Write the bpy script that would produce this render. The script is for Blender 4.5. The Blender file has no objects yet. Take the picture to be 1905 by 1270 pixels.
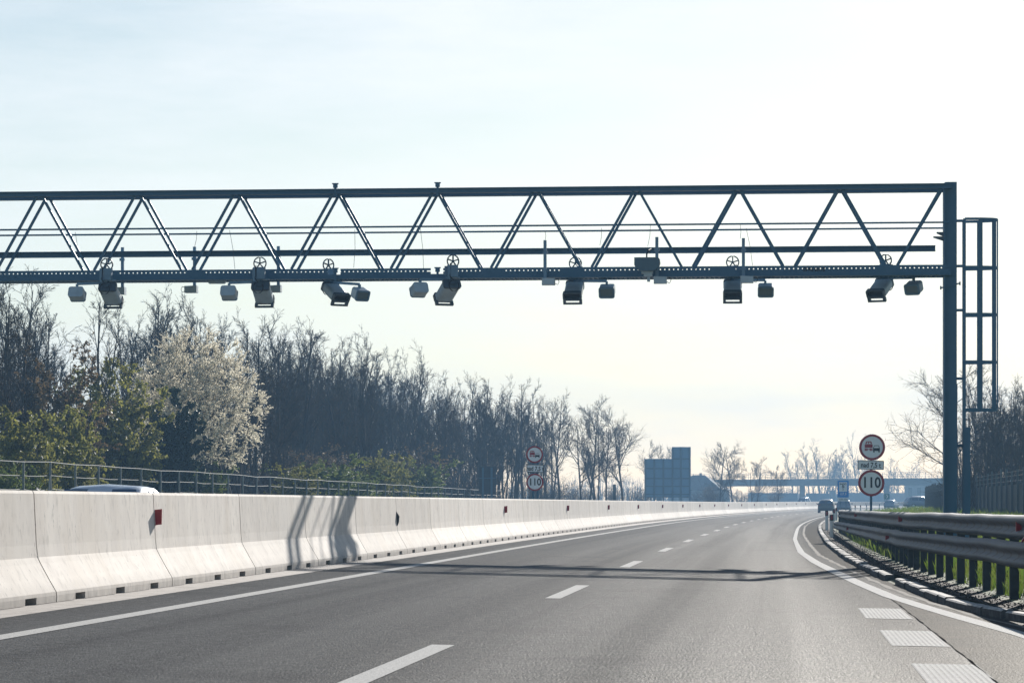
import bpy, math, random
import numpy as np
from mathutils import Matrix, Vector
C = bpy.context.scene
COL = C.collection
R = math.radians

# ------------------------------------------------------------------ camera
FPX, CX, HZ, EYE = 6000.0, 952.5, 936.0, 1.1          # focal length and horizon, in photo pixels
cam = bpy.data.cameras.new('camera')
cam.sensor_width = 36.0
cam.lens = 36.0 * FPX / 1905.0
cam.shift_y = (HZ - 635.0) / 1905.0
cam.clip_start, cam.clip_end = 0.5, 9000
co = bpy.data.objects.new('camera', cam); COL.objects.link(co)
co.location = (0, 0, EYE); co.rotation_euler = (R(90), 0, 0)
C.camera = co

# ------------------------------------------------------------------ sky, sun, exposure
SUN_EL, SUN_AZ = 18.5, 14.6                            # degrees; azimuth to the right of the view
w = bpy.data.worlds.new('World'); C.world = w; w.use_nodes = True
nt = w.node_tree; N = nt.nodes; L = nt.links
bg = N['Background']
sky = N.new('ShaderNodeTexSky'); sky.sky_type = 'NISHITA'; sky.sun_disc = False
sky.sun_elevation = R(SUN_EL); sky.sun_rotation = R(SUN_AZ)
sky.altitude = 200; sky.air_density = 1.0; sky.dust_density = 0.3; sky.ozone_density = 1.2
tc = N.new('ShaderNodeTexCoord')
mp = N.new('ShaderNodeMapping'); mp.inputs['Scale'].default_value = (5.0, 5.0, 26.0)
nz = N.new('ShaderNodeTexNoise'); nz.inputs['Scale'].default_value = 1.7; nz.inputs['Detail'].default_value = 7; nz.inputs['Roughness'].default_value = 0.62
rp = N.new('ShaderNodeValToRGB'); rp.color_ramp.elements[0].position = 0.2; rp.color_ramp.elements[1].position = 0.85
ml = N.new('ShaderNodeMath'); ml.operation = 'MULTIPLY'; ml.inputs[1].default_value = 0.80
mx = N.new('ShaderNodeMixRGB'); mx.inputs[2].default_value = (12.9, 12.75, 12.75, 1)
L.new(tc.outputs['Generated'], mp.inputs[0]); L.new(mp.outputs[0], nz.inputs['Vector']); L.new(nz.outputs[0], rp.inputs[0])
L.new(rp.outputs[0], ml.inputs[0]); L.new(ml.outputs[0], mx.inputs[0]); L.new(sky.outputs[0], mx.inputs[1]); 
def wm(op, a, v):
    q = N.new('ShaderNodeMath'); q.operation = op
    if isinstance(a, (int, float)): q.inputs[0].default_value = a
    else: L.new(a, q.inputs[0])
    if isinstance(v, (int, float)): q.inputs[1].default_value = v
    else: L.new(v, q.inputs[1])
    return q.outputs[0]
sp_ = N.new('ShaderNodeSeparateXYZ'); L.new(tc.outputs['Generated'], sp_.inputs[0])
tx_ = wm('DIVIDE', sp_.outputs[0], sp_.outputs[1]); tz_ = wm('DIVIDE', sp_.outputs[2], sp_.outputs[1])
def wisp(ax, az, wx, wz, slope):
    u = wm('SUBTRACT', tx_, ax); v = wm('SUBTRACT', wm('SUBTRACT', tz_, az), wm('MULTIPLY', u, slope))
    d2 = wm('ADD', wm('POWER', wm('ABSOLUTE', wm('DIVIDE', u, wx), 0), 2), wm('POWER', wm('ABSOLUTE', wm('DIVIDE', v, wz), 0), 2))
    return wm('MAXIMUM', wm('SUBTRACT', 1.0, d2), 0.0)
m2 = N.new('ShaderNodeMapping'); m2.inputs['Scale'].default_value = (70, 20, 170); n2 = N.new('ShaderNodeTexNoise'); n2.inputs['Scale'].default_value = 1.0; n2.inputs['Detail'].default_value = 8; n2.inputs['Roughness'].default_value = .65
L.new(tc.outputs['Generated'], m2.inputs[0]); L.new(m2.outputs[0], n2.inputs['Vector'])
fr_ = N.new('ShaderNodeMapRange'); fr_.inputs[1].default_value = .36; fr_.inputs[2].default_value = .56; L.new(n2.outputs[0], fr_.inputs[0])
msk = wm('MULTIPLY', wm('MINIMUM', wm('MULTIPLY', wisp(.146, .1288, .031, .0036, .06), 2.2), 1.0), fr_.outputs[0])
def ramp(sock, a, b_):
    q = N.new('ShaderNodeMapRange'); q.interpolation_type = 'SMOOTHSTEP'; q.inputs[1].default_value = a; q.inputs[2].default_value = b_; L.new(sock, q.inputs[0]); return q.outputs[0]
L.new(wm('MULTIPLY', ml.outputs[0], wm('MULTIPLY', wm('SUBTRACT', 1.0, ramp(sp_.outputs[2], .18, .42)), ramp(sp_.outputs[1], -1.0, .9))), mx.inputs[0])
cw = N.new('ShaderNodeMixRGB'); cw.inputs[2].default_value = (22, 22, 22, 1); L.new(msk, cw.inputs[0]); L.new(mx.outputs[0], cw.inputs[1]); L.new(cw.outputs[0], bg.inputs[0])
bg.inputs[1].default_value = 0.055
sl = bpy.data.lights.new('sun', 'SUN'); sl.energy = 5.0; sl.angle = R(0.45); sl.color = (1.0, 0.95, 0.88)
so = bpy.data.objects.new('sun', sl); COL.objects.link(so)
sdir = Vector((math.sin(R(SUN_AZ)) * math.cos(R(SUN_EL)), math.cos(R(SUN_AZ)) * math.cos(R(SUN_EL)), math.sin(R(SUN_EL))))
so.rotation_euler = sdir.to_track_quat('Z', 'Y').to_euler(); so.location = (60, 240, 90)
C.view_settings.view_transform = 'Standard'; C.view_settings.look = 'None'
C.view_settings.exposure = 0.75; C.view_settings.gamma = 1.0
C.cycles.use_denoising = True
C.cycles.max_bounces = 8; C.cycles.transparent_max_bounces = 12; C.cycles.volume_bounces = 1

# ------------------------------------------------------------------ materials
def mat(name, c, rough=0.6, metal=0.0, c2=None, scale=8.0, amt=1.0, lo=0.35, hi=0.65, bump=0.0, bscale=60.0, stretch=(1, 1, 1), coord='pos', spec=0.5, trans=0.0, detail=4.0):
    m = bpy.data.materials.new(name); m.use_nodes = True
    t = m.node_tree; n = t.nodes; l = t.links; b = n['Principled BSDF']
    b.inputs['Base Color'].default_value = (*c, 1); b.inputs['Roughness'].default_value = rough; b.inputs['Metallic'].default_value = metal
    b.inputs['Specular IOR Level'].default_value = spec
    src = None
    if c2 or bump:
        if coord == 'pos':
            g = n.new('ShaderNodeNewGeometry'); src = g.outputs['Position']
        else:
            g = n.new('ShaderNodeTexCoord'); oi = n.new('ShaderNodeObjectInfo')
            ad = n.new('ShaderNodeVectorMath'); ad.operation = 'ADD'
            sc = n.new('ShaderNodeMath'); sc.operation = 'MULTIPLY'; sc.inputs[1].default_value = 53.0
            l.new(oi.outputs['Random'], sc.inputs[0]); l.new(g.outputs['Object'], ad.inputs[0]); l.new(sc.outputs[0], ad.inputs[1]); src = ad.outputs[0]
        mpn = n.new('ShaderNodeMapping'); mpn.inputs['Scale'].default_value = stretch; l.new(src, mpn.inputs[0]); src = mpn.outputs[0]
    if c2:
        x = n.new('ShaderNodeTexNoise'); x.inputs['Scale'].default_value = scale; x.inputs['Detail'].default_value = detail; l.new(src, x.inputs['Vector'])
        r = n.new('ShaderNodeMapRange'); r.inputs[1].default_value = lo; r.inputs[2].default_value = hi; r.inputs[4].default_value = amt; l.new(x.outputs[0], r.inputs[0])
        k = n.new('ShaderNodeMixRGB'); k.inputs[1].default_value = (*c, 1); k.inputs[2].default_value = (*c2, 1); l.new(r.outputs[0], k.inputs[0]); l.new(k.outputs[0], b.inputs['Base Color'])
        m['mix'] = k.name
    if bump:
        x = n.new('ShaderNodeTexNoise'); x.inputs['Scale'].default_value = bscale; x.inputs['Detail'].default_value = 3; l.new(src, x.inputs['Vector'])
        q = n.new('ShaderNodeBump'); q.inputs['Strength'].default_value = bump; q.inputs['Distance'].default_value = 0.02; l.new(x.outputs[0], q.inputs['Height']); l.new(q.outputs[0], b.inputs['Normal'])
    if trans:
        tr = n.new('ShaderNodeBsdfTranslucent'); mxs = n.new('ShaderNodeMixShader'); mxs.inputs[0].default_value = trans
        if c2: l.new(k.outputs[0], tr.inputs[0])
        else: tr.inputs[0].default_value = (*c, 1)
        l.new(b.outputs[0], mxs.inputs[1]); l.new(tr.outputs[0], mxs.inputs[2]); l.new(mxs.outputs[0], n['Material Output'].inputs[0])
    return m

def over(m, c, scale, lo, hi, amt, stretch=(1, 1, 1), coord='pos', detail=4.0):
    """one more layer of noise wear over a material's base colour"""
    t = m.node_tree; n = t.nodes; l = t.links; b = n['Principled BSDF']
    old = b.inputs['Base Color'].links[0].from_socket
    if coord == 'pos': s = n.new('ShaderNodeNewGeometry').outputs['Position']
    elif coord == 'uv': s = n.new('ShaderNodeTexCoord').outputs['UV']
    else:
        g = n.new('ShaderNodeTexCoord'); oi = n.new('ShaderNodeObjectInfo'); ad = n.new('ShaderNodeVectorMath'); ad.operation = 'ADD'
        sc = n.new('ShaderNodeMath'); sc.operation = 'MULTIPLY'; sc.inputs[1].default_value = 91.0
        l.new(oi.outputs['Random'], sc.inputs[0]); l.new(g.outputs['Object'], ad.inputs[0]); l.new(sc.outputs[0], ad.inputs[1]); s = ad.outputs[0]
    mpn = n.new('ShaderNodeMapping'); mpn.inputs['Scale'].default_value = stretch; l.new(s, mpn.inputs[0])
    x = n.new('ShaderNodeTexNoise'); x.inputs['Scale'].default_value = scale; x.inputs['Detail'].default_value = detail; l.new(mpn.outputs[0], x.inputs['Vector'])
    r = n.new('ShaderNodeMapRange'); r.inputs[1].default_value = lo; r.inputs[2].default_value = hi; r.inputs[4].default_value = amt; l.new(x.outputs[0], r.inputs[0])
    k = n.new('ShaderNodeMixRGB'); k.inputs[2].default_value = (*c, 1); l.new(r.outputs[0], k.inputs[0]); l.new(old, k.inputs[1]); l.new(k.outputs[0], b.inputs['Base Color'])

ASPH = mat('asphalt', (.036, .035, .034), .60, c2=(.165, .160, .152), scale=70, lo=.44, hi=.74, bump=.6, bscale=55, spec=.06, detail=2)
over(ASPH, (.16, .157, .152), 13, .46, .66, .45, detail=3)
over(ASPH, (.032, .032, .032), 17, .50, .70, .55, detail=2)
over(ASPH, (.11, .107, .101), 1.0, .46, .66, .4, stretch=(1.5, .012, 1), coord='uv', detail=5)
over(ASPH, (.036, .035, .034), 1.0, .54, .66, .35, stretch=(2.6, .02, 1), coord='uv', detail=4)
over(ASPH, (.035, .034, .034), .35, .58, .68, .4, detail=6)
def gloss(m, fac, rough):
    """worn stone polish: a diffuse road with a small constant share of rough gloss"""
    t = m.node_tree; n = t.nodes; l = t.links; b = n['Principled BSDF']; b.inputs['Specular IOR Level'].default_value = 0; b.inputs['IOR'].default_value = 1.001
    g = n.new('ShaderNodeBsdfGlossy'); g.inputs['Roughness'].default_value = rough; g.inputs['Color'].default_value = (1, .99, .97, 1)
    if b.inputs['Normal'].links: l.new(b.inputs['Normal'].links[0].from_socket, g.inputs['Normal'])
    x = n.new('ShaderNodeMixShader'); x.inputs[0].default_value = fac; l.new(b.outputs[0], x.inputs[1]); l.new(g.outputs[0], x.inputs[2]); l.new(x.outputs[0], n['Material Output'].inputs[0])
GLOSS = (.066, .46)
gloss(ASPH, *GLOSS)
_t = ASPH.node_tree; _n = _t.nodes; _u = _n.new('ShaderNodeTexCoord'); _m = _n.new('ShaderNodeMapping'); _m.inputs['Scale'].default_value = (1.1, .006, 1); _x = _n.new('ShaderNodeTexNoise'); _x.inputs['Scale'].default_value = 1.0; _x.inputs['Detail'].default_value = 4
_r = _n.new('ShaderNodeMapRange'); _r.inputs[1].default_value = .35; _r.inputs[2].default_value = .65; _r.inputs[3].default_value = GLOSS[0] * .8; _r.inputs[4].default_value = GLOSS[0] * 1.25   # tyre polish runs in bands along the lanes
_t.links.new(_u.outputs['UV'], _m.inputs[0]); _t.links.new(_m.outputs[0], _x.inputs['Vector']); _t.links.new(_x.outputs[0], _r.inputs[0]); _sx = _n.new('ShaderNodeSeparateXYZ'); _e = _n.new('ShaderNodeMapRange'); _e.interpolation_type = 'SMOOTHSTEP'; _e.inputs[1].default_value = 7.0; _e.inputs[2].default_value = 7.9; _e.inputs[3].default_value = 1.0; _e.inputs[4].default_value = .5
_y = _n.new('ShaderNodeMath'); _y.operation = 'MULTIPLY'
_t.links.new(_u.outputs['UV'], _sx.inputs[0]); _t.links.new(_sx.outputs[0], _e.inputs[0]); _t.links.new(_r.outputs[0], _y.inputs[0]); _t.links.new(_e.outputs[0], _y.inputs[1])
_t.links.new(_y.outputs[0], [q for q in _n if q.type == 'MIX_SHADER'][0].inputs[0])
ASPH_DK = mat('asphalt_shoulder', (.030, .026, .022), .85, c2=(.068, .060, .052), scale=60, lo=.42, hi=.75, bump=.5, bscale=50, spec=.03)
over(ASPH_DK, (.085, .07, .055), 1.2, .45, .7, .5)
gloss(ASPH_DK, .03, .5)
GUTTER = mat('gutter_concrete', (.24, .21, .19), .85, c2=(.34, .31, .28), scale=6, bump=.3, bscale=30)
over(GUTTER, (.12, .10, .085), 2.2, .5, .72, .6)
PAINT = mat('road_paint', (.50, .49, .47), .85, c2=(.26, .255, .245), scale=34, lo=.46, hi=.74, amt=.8, bump=.4, bscale=60, spec=.04)
DUST = mat('dusty_edge', (.21, .19, .165), .9, spec=.05, c2=(.10, .09, .08), scale=18, lo=.4, hi=.65)
CONC = mat('barrier_concrete', (.74, .68, .61), .85, spec=.2, c2=(.62, .565, .51), scale=1.3, lo=.40, hi=.72, stretch=(2.0, 2.0, .7), detail=8, coord='obj', bump=.12, bscale=40)
over(CONC, (.30, .27, .24), 7, .54, .80, .6, stretch=(1.3, 1.3, .75), coord='obj', detail=9)
over(CONC, (.54, .46, .37), .9, .50, .75, .4, stretch=(1.4, 1.4, .8), coord='obj', detail=7)
over(CONC, (.18, .165, .15), 22, .66, .74, .8, stretch=(1, 1, .4), coord='obj')
_t = CONC.node_tree; _n = _t.nodes; _l = _t.links; _b = _n['Principled BSDF']; _old = _b.inputs['Base Color'].links[0].from_socket   # patchy darker colour low on the foot, toning down its sunlit brightness
_g = _n.new('ShaderNodeTexCoord'); _s = _n.new('ShaderNodeSeparateXYZ'); _l.new(_g.outputs['Object'], _s.inputs[0])
_r = _n.new('ShaderNodeMapRange'); _r.inputs[1].default_value = .22; _r.inputs[2].default_value = .0; _l.new(_s.outputs[2], _r.inputs[0])
_x = _n.new('ShaderNodeTexNoise'); _x.inputs['Scale'].default_value = 5; _x.inputs['Detail'].default_value = 6; _gp = _n.new('ShaderNodeNewGeometry'); _l.new(_gp.outputs['Position'], _x.inputs['Vector'])
_q = _n.new('ShaderNodeMath'); _q.operation = 'MULTIPLY'; _l.new(_r.outputs[0], _q.inputs[0]); _l.new(_x.outputs[0], _q.inputs[1])
_oi = _n.new('ShaderNodeObjectInfo'); _hs = _n.new('ShaderNodeHueSaturation'); _mr = _n.new('ShaderNodeMapRange'); _mr.inputs[3].default_value = .84; _mr.inputs[4].default_value = 1.06
_l.new(_oi.outputs['Random'], _mr.inputs[0]); _l.new(_mr.outputs[0], _hs.inputs['Value']); _l.new(_old, _hs.inputs['Color']); _old = _hs.outputs[0]
_k = _n.new('ShaderNodeMixRGB'); _k.inputs[2].default_value = (.20, .18, .16, 1); _l.new(_q.outputs[0], _k.inputs[0]); _l.new(_old, _k.inputs[1]); _l.new(_k.outputs[0], _b.inputs['Base Color'])
DARK = mat('gap_shade', (.012, .011, .011), .9)  # near-black fill, painted shade inside the barrier's slots and joints
RUBBER = mat('black_rubber', (.015, .015, .016), .8)
KERB_F = mat('kerb_shade', (.13, .125, .12), .9, spec=.1, c2=(.07, .065, .06), scale=12)  # upright kerb faces: their shade is put into a darker colour
KERB = mat('kerb_stone', (.52, .50, .47), .85, spec=.1, c2=(.30, .28, .26), scale=9, bump=.3, bscale=30)
SOIL = mat('soil', (.026, .02, .016), .95, spec=.1, c2=(.05, .039, .029), scale=14, bump=1.0, bscale=18)
over(SOIL, (.09, .07, .05), 30, .62, .74, .45)
GROUND = mat('grass_ground', (.055, .085, .022), .95, c2=(.09, .105, .03), scale=.9, bump=.6, bscale=8)
over(GROUND, (.10, .085, .05), .25, .5, .7, .6)
STEEL = mat('painted_steel', (.062, .150, .235), .55, c2=(.08, .165, .25), scale=3, lo=.3, hi=.7, coord='obj', spec=.2)
STEEL_LT = mat('grey_steel', (.17, .29, .40), .5, c2=(.13, .22, .31), scale=4, coord='obj')
HOUS = mat('housing_grey', (.46, .55, .61), .5, c2=(.38, .46, .52), scale=6, coord='obj')
HOUS_DK = mat('housing_dark', (.07, .10, .125), .5)
GLASS_DK = mat('dark_glass', (.03, .045, .055), .12, spec=.7)
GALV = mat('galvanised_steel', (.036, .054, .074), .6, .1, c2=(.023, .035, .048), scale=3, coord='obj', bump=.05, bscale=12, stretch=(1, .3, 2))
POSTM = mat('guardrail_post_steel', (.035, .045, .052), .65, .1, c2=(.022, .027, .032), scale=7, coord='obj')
RED = mat('red_reflector', (.34, .018, .022), .35)
SIGN_W = mat('sign_white', (.90, .92, .94), .45, c2=(.86, .89, .91), scale=4, coord='obj')
SIGN_R = mat('sign_red', (.34, .022, .035), .45)
SIGN_K = mat('sign_black', (.012, .013, .016), .5)
SIGN_B = mat('sign_blue', (.0, .24, .72), .5, spec=.2)
SIGN_T = mat('sign_teal', (.02, .16, .17), .45)
SIGN_BACK = mat('sign_back_grey', (.13, .30, .46), .5, c2=(.11, .26, .41), scale=.9, coord='obj')
SIGN_SEAM = mat('sign_back_rail', (.055, .14, .22), .5)
SIGN_BK2 = mat('sign_back_dark', (.045, .075, .10), .55, c2=(.035, .055, .075), scale=1.5, coord='obj')
WHITE = mat('white_plastic', (.72, .72, .70), .5)
WIRE = mat('fence_wire', (.21, .225, .225), .8, spec=.15)
FPOST = mat('fence_post', (.20, .225, .225), .7, spec=.2)
FPOST_D = mat('screen_post', (.075, .10, .115), .6)
SCREEN = mat('fence_screen', (.03, .042, .05), .8, c2=(.055, .065, .065), scale=2.5, stretch=(3, 3, 1))
BRIDGE = mat('bridge_concrete', (.20, .225, .25), .8, c2=(.16, .18, .20), scale=.4)
BARK = mat('bark', (.030, .028, .030), .9, c2=(.055, .048, .045), scale=4, coord='obj', stretch=(3, 3, .6))
TWIG = mat('twig', (.042, .032, .026), .9, spec=.2, c2=(.085, .064, .048), scale=.6, coord='obj')
TWIG_BR = mat('brown_twig', (.055, .038, .026), .9, spec=.2, c2=(.10, .07, .042), scale=.7, coord='obj')
LEAF_Y = mat('yellow_green_leaf', (.30, .29, .065), .6, c2=(.16, .16, .045), scale=1.5, coord='obj', trans=.45)
LEAF_G = mat('fresh_green_leaf', (.19, .24, .055), .6, c2=(.12, .15, .04), scale=1.2, coord='obj', trans=.45)
LEAF_D = mat('evergreen_leaf', (.018, .032, .018), .6, c2=(.03, .05, .022), scale=1.5, coord='obj', trans=.15)
LEAF_B = mat('budding_brown_leaf', (.20, .14, .075), .7, c2=(.12, .09, .05), scale=1.5, coord='obj', trans=.35)
BLOSSOM = mat('blossom', (.92, .87, .72), .7, c2=(.74, .69, .56), scale=1.0, coord='obj', trans=.55)
GRASS = mat('grass_blade', (.085, .15, .016), .6, c2=(.14, .165, .035), scale=2.2, trans=.5)
over(GRASS, (.26, .22, .10), 5, .62, .74, .6)
GLASS_CAR = mat('car_glass', (.03, .07, .14), .08, spec=.8)
ROOF = mat('roof_tile', (.07, .06, .058), .85, c2=(.05, .045, .045), scale=3)
PLASTER = mat('plaster', (.36, .36, .36), .9, c2=(.30, .30, .30), scale=.5)
TARP = mat('trailer_tarp', (.07, .11, .16), .6, c2=(.055, .09, .13), scale=.6, coord='obj')
TARP_L = mat('pale_trailer', (.38, .41, .45), .6, c2=(.32, .35, .39), scale=.6, coord='obj')
TAIL = mat('tail_light', (.30, .01, .012), .25)
HEADL = mat('head_light', (.7, .7, .72), .15)
def paint(name, c): return mat(name, c, .28, .15, spec=.6)
CAR_S = paint('car_paint_silver_blue', (.42, .50, .60)); CAR_D = paint('car_paint_dark', (.02, .032, .04)); CAR_B = paint('car_paint_blue', (.09, .14, .22)); CAR_W = paint('car_paint_white', (.75, .75, .75))

# ------------------------------------------------------------------ helpers
class MB:
    def __init__(s): s.v = []; s.f = []; s.m = []; s.k = 0
    def add(s, vs, fs):
        o = len(s.v); s.v += [tuple(p) for p in vs]
        for f in fs: s.f.append(tuple(i + o for i in f)); s.m.append(s.k)
    def box(s, c, d, rot=None):
        x, y, z = d[0] / 2, d[1] / 2, d[2] / 2
        vs = [Vector(p) for p in ((-x, -y, -z), (x, -y, -z), (x, y, -z), (-x, y, -z), (-x, -y, z), (x, -y, z), (x, y, z), (-x, y, z))]
        if rot is not None: vs = [rot @ p for p in vs]
        c = Vector(c)
        s.add([c + p for p in vs], [(0, 3, 2, 1), (4, 5, 6, 7), (0, 1, 5, 4), (1, 2, 6, 5), (2, 3, 7, 6), (3, 0, 4, 7)])
    def bar(s, a, b, wd, hd):
        """box of section wd x hd from a to b"""
        a, b = Vector(a), Vector(b); d = b - a
        s.box((a + b) / 2, (wd, d.length, hd), d.to_track_quat('Y', 'Z').to_matrix())
    def tube(s, pts, r, n=6, cap=True):
        pts = [Vector(p) for p in pts]; k = len(pts)
        rr = r if isinstance(r, (list, tuple)) else [r] * k
        base = len(s.v); ref = None
        for i, p in enumerate(pts):
            t = (pts[min(i + 1, k - 1)] - pts[max(i - 1, 0)]).normalized()
            if ref is None: ref = Vector((0, 0, 1)) if abs(t.z) < .9 else Vector((1, 0, 0))
            u = t.cross(ref); u = u.normalized() if u.length > 1e-6 else Vector((1, 0, 0)); q = u.cross(t)
            for j in range(n):
                a = 2 * math.pi * j / n; s.v.append(tuple(p + (u * math.cos(a) + q * math.sin(a)) * rr[i]))
        for i in range(k - 1):
            for j in range(n):
                s.f.append((base + i * n + j, base + i * n + (j + 1) % n, base + (i + 1) * n + (j + 1) % n, base + (i + 1) * n + j)); s.m.append(s.k)
        if cap and n > 3:
            s.f.append(tuple(base + j for j in reversed(range(n)))); s.m.append(s.k)
            s.f.append(tuple(base + (k - 1) * n + j for j in range(n))); s.m.append(s.k)
    def prism(s, poly, axis, a, b):
        """polygon in the two other axes, extruded along axis from a to b"""
        def P(u, v, t): return {'x': (t, u, v), 'y': (u, t, v), 'z': (u, v, t)}[axis]
        n = len(poly)
        s.add([P(u, v, a) for u, v in poly] + [P(u, v, b) for u, v in poly],
              [tuple(range(n)), tuple(range(2 * n - 1, n - 1, -1))] + [(i, i + n, (i + 1) % n + n, (i + 1) % n) for i in range(n)])
    def loft(s, secs, close=True, cap=False):
        n = len(secs[0]); vs = [p for q in secs for p in q]; fs = []
        for i in range(len(secs) - 1):
            for j in range(n if close else n - 1):
                fs.append((i * n + j, i * n + (j + 1) % n, (i + 1) * n + (j + 1) % n, (i + 1) * n + j))
        if cap: fs += [tuple(range(n - 1, -1, -1)), tuple(range((len(secs) - 1) * n, len(secs) * n))]
        s.add(vs, fs)
    def xf(s, M): s.v = [tuple(M @ Vector(p)) for p in s.v]
    def build(s, name, mats, parent=None, smooth=False, loc=None, rot=None):
        me = bpy.data.meshes.new(name); me.from_pydata(s.v, [], s.f); me.update()
        for m in (mats if isinstance(mats, (list, tuple)) else [mats]): me.materials.append(m)
        me.polygons.foreach_set('material_index', s.m)
        if smooth: me.polygons.foreach_set('use_smooth', [True] * len(s.f))
        o = bpy.data.objects.new(name, me); COL.objects.link(o)
        if parent: o.parent = parent
        if loc is not None: o.location = loc
        if rot is not None: o.rotation_euler = rot
        return o

def thing(name, label, cat, loc=(0, 0, 0), rot=(0, 0, 0), group=None):
    o = bpy.data.objects.new(name, None); COL.objects.link(o); o.location = loc; o.rotation_euler = rot
    return tag(o, label, cat, group)
def tag(o, label, cat, group=None):
    o['label'] = label; o['category'] = cat
    if group: o['group'] = group
    return o
def kind(o, k, label=None):
    o['kind'] = k
    if label: o['label'] = label
    return o
def dup(root, parent=None):
    c = root.copy(); COL.objects.link(c)
    if parent: c.parent = parent
    for ch in root.children: dup(ch, c)
    return c
WORDS = 'first second third fourth fifth sixth seventh eighth ninth tenth eleventh twelfth thirteenth fourteenth fifteenth sixteenth seventeenth eighteenth nineteenth'.split()
def ordinal(i):
    if i < 19: return WORDS[i]
    tens = ['twentieth', 'thirtieth', 'fortieth', 'fiftieth', 'sixtieth']; t = ['twenty', 'thirty', 'forty', 'fifty', 'sixty']
    n = i + 1
    return tens[n // 10 - 2] if n % 10 == 0 else t[n // 10 - 2] + '-' + WORDS[n % 10 - 1]
def text(s, size, m, parent, loc, name='lettering', sx=1.0, bold=0.0, rot=(R(90), 0, 0), ext=.002):
    cu = bpy.data.curves.new(name, 'FONT'); cu.body = s; cu.size = size; cu.align_x = 'CENTER'; cu.align_y = 'CENTER'; cu.extrude = ext; cu.offset = bold; cu.resolution_u = 3
    t = bpy.data.objects.new('tmp', cu); COL.objects.link(t)
    me = bpy.data.meshes.new_from_object(t.evaluated_get(bpy.context.evaluated_depsgraph_get()))
    bpy.data.objects.remove(t); me.name = name; me.materials.clear(); me.materials.append(m)
    o = bpy.data.objects.new(name, me); COL.objects.link(o); o.parent = parent; o.location = loc; o.rotation_euler = rot; o.scale = (sx, 1, 1)
    return o

# ------------------------------------------------------------------ the road's course: toe of the median barrier
KN = np.array([(-80, -13.4), (-40, -10.2), (0, -7.03), (31, -4.47), (60.7, -2.08), (84.5, -.11), (124, 3.3), (155.4, 6.1), (205, 10.95), (261.3, 16.9), (310, 22.6), (364, 29.5), (420, 37.0), (480, 46.2), (540, 59), (590, 73), (640, 91), (720, 126), (900, 215), (1300, 420)], float)
def _spline(xs, ys):
    n = len(xs); h = np.diff(xs); A = np.zeros((n, n)); b = np.zeros(n); A[0, 0] = A[-1, -1] = 1
    for i in range(1, n - 1):
        A[i, i - 1] = h[i - 1]; A[i, i] = 2 * (h[i - 1] + h[i]); A[i, i + 1] = h[i]; b[i] = 3 * ((ys[i + 1] - ys[i]) / h[i] - (ys[i] - ys[i - 1]) / h[i - 1])
    c = np.linalg.solve(A, b); return c, h
_c, _h = _spline(KN[:, 0], KN[:, 1])
def xb(Y):
    i = int(min(max(np.searchsorted(KN[:, 0], Y) - 1, 0), len(KN) - 2)); t = Y - KN[i, 0]; h = _h[i]
    b = (KN[i + 1, 1] - KN[i, 1]) / h - h * (2 * _c[i] + _c[i + 1]) / 3; d = (_c[i + 1] - _c[i]) / (3 * h)
    return float(KN[i, 1] + b * t + _c[i] * t * t + d * t ** 3)
def hd(Y): return math.atan((xb(Y + 1) - xb(Y - 1)) / 2)
def tab(T):
    T = np.array(T, float); return lambda Y: float(np.interp(Y, T[:, 0], T[:, 1]))
def rise(Y): return .14 * min(max((Y - 300) / 180, 0), 1)
def zr(Y, o): return (.02 * (7.1 - o) if o > -.74 else .157 + .025 * (o + .74)) + rise(Y)
EDGE = tab([(15, 9.9), (20, 9.6), (28, 9.15), (32, 8.84), (35, 8.64), (39, 8.4), (45, 8.2), (52, 8.02), (61, 7.8), (73, 7.62), (100, 7.56), (131, 7.66), (265, 8.1), (900, 8.2)])
INNER = tab([(15, 10.3), (20, 10.0), (29, 9.36), (32.5, 9.02), (37, 8.76), (42, 8.56), (53, 8.3), (70, 7.98), (114, 7.88), (265, 8.4), (900, 8.5)])
KERBO = tab([(10, 11.2), (20, 10.4), (28, 9.75), (30, 9.6), (33, 9.15), (36, 8.92), (43, 8.76), (50, 8.6), (64, 8.45), (89, 8.4), (130, 8.55), (187, 8.85), (265, 9.2), (900, 9.4)])
RAILO = tab([(0, 11.6), (15, 10.6), (24, 9.95), (30, 9.65), (33, 9.55), (38, 9.48), (45, 9.26), (52, 9.13), (118, 9.05)])
_V = [(-620, .45), (-90, .6), (-30, .75), (-22, .72), (-15.5, .62), (-13.6, .1), (-12.6, -.15)]
def zg(Y, o):
    """height of the ground at offset o from the barrier toe"""
    k = KERBO(Y)
    if o < -12.6: return float(np.interp(o, [a for a, _ in _V], [b for _, b in _V])) + rise(Y)
    if o < k: return zr(Y, o) - .03
    return float(np.interp(o - k, [.0, .06, 1.6, 4, 9, 13, 45, 620], [zr(Y, k) - .03, zr(Y, k) + .06, .07, .24, .62, .78, .95, 1.0])) + (rise(Y) if o > k + 1.6 else 0)
def P(Y, o, dz=0.0): return (xb(Y) + o, Y, zr(Y, o) + dz)
def px(x, Y): return (x - CX) * Y / FPX                  # photo column at depth Y -> world X
def pz(y, Y): return EYE + (HZ - y) * Y / FPX             # photo row at depth Y -> world Z
def gz(X, Y): return zg(Y, X - xb(Y))
def yrange(a, b, near=1.5):
    ys = [a]
    while ys[-1] < b: ys.append(min(b, ys[-1] + max(near, ys[-1] * .02)))
    return ys
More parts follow.
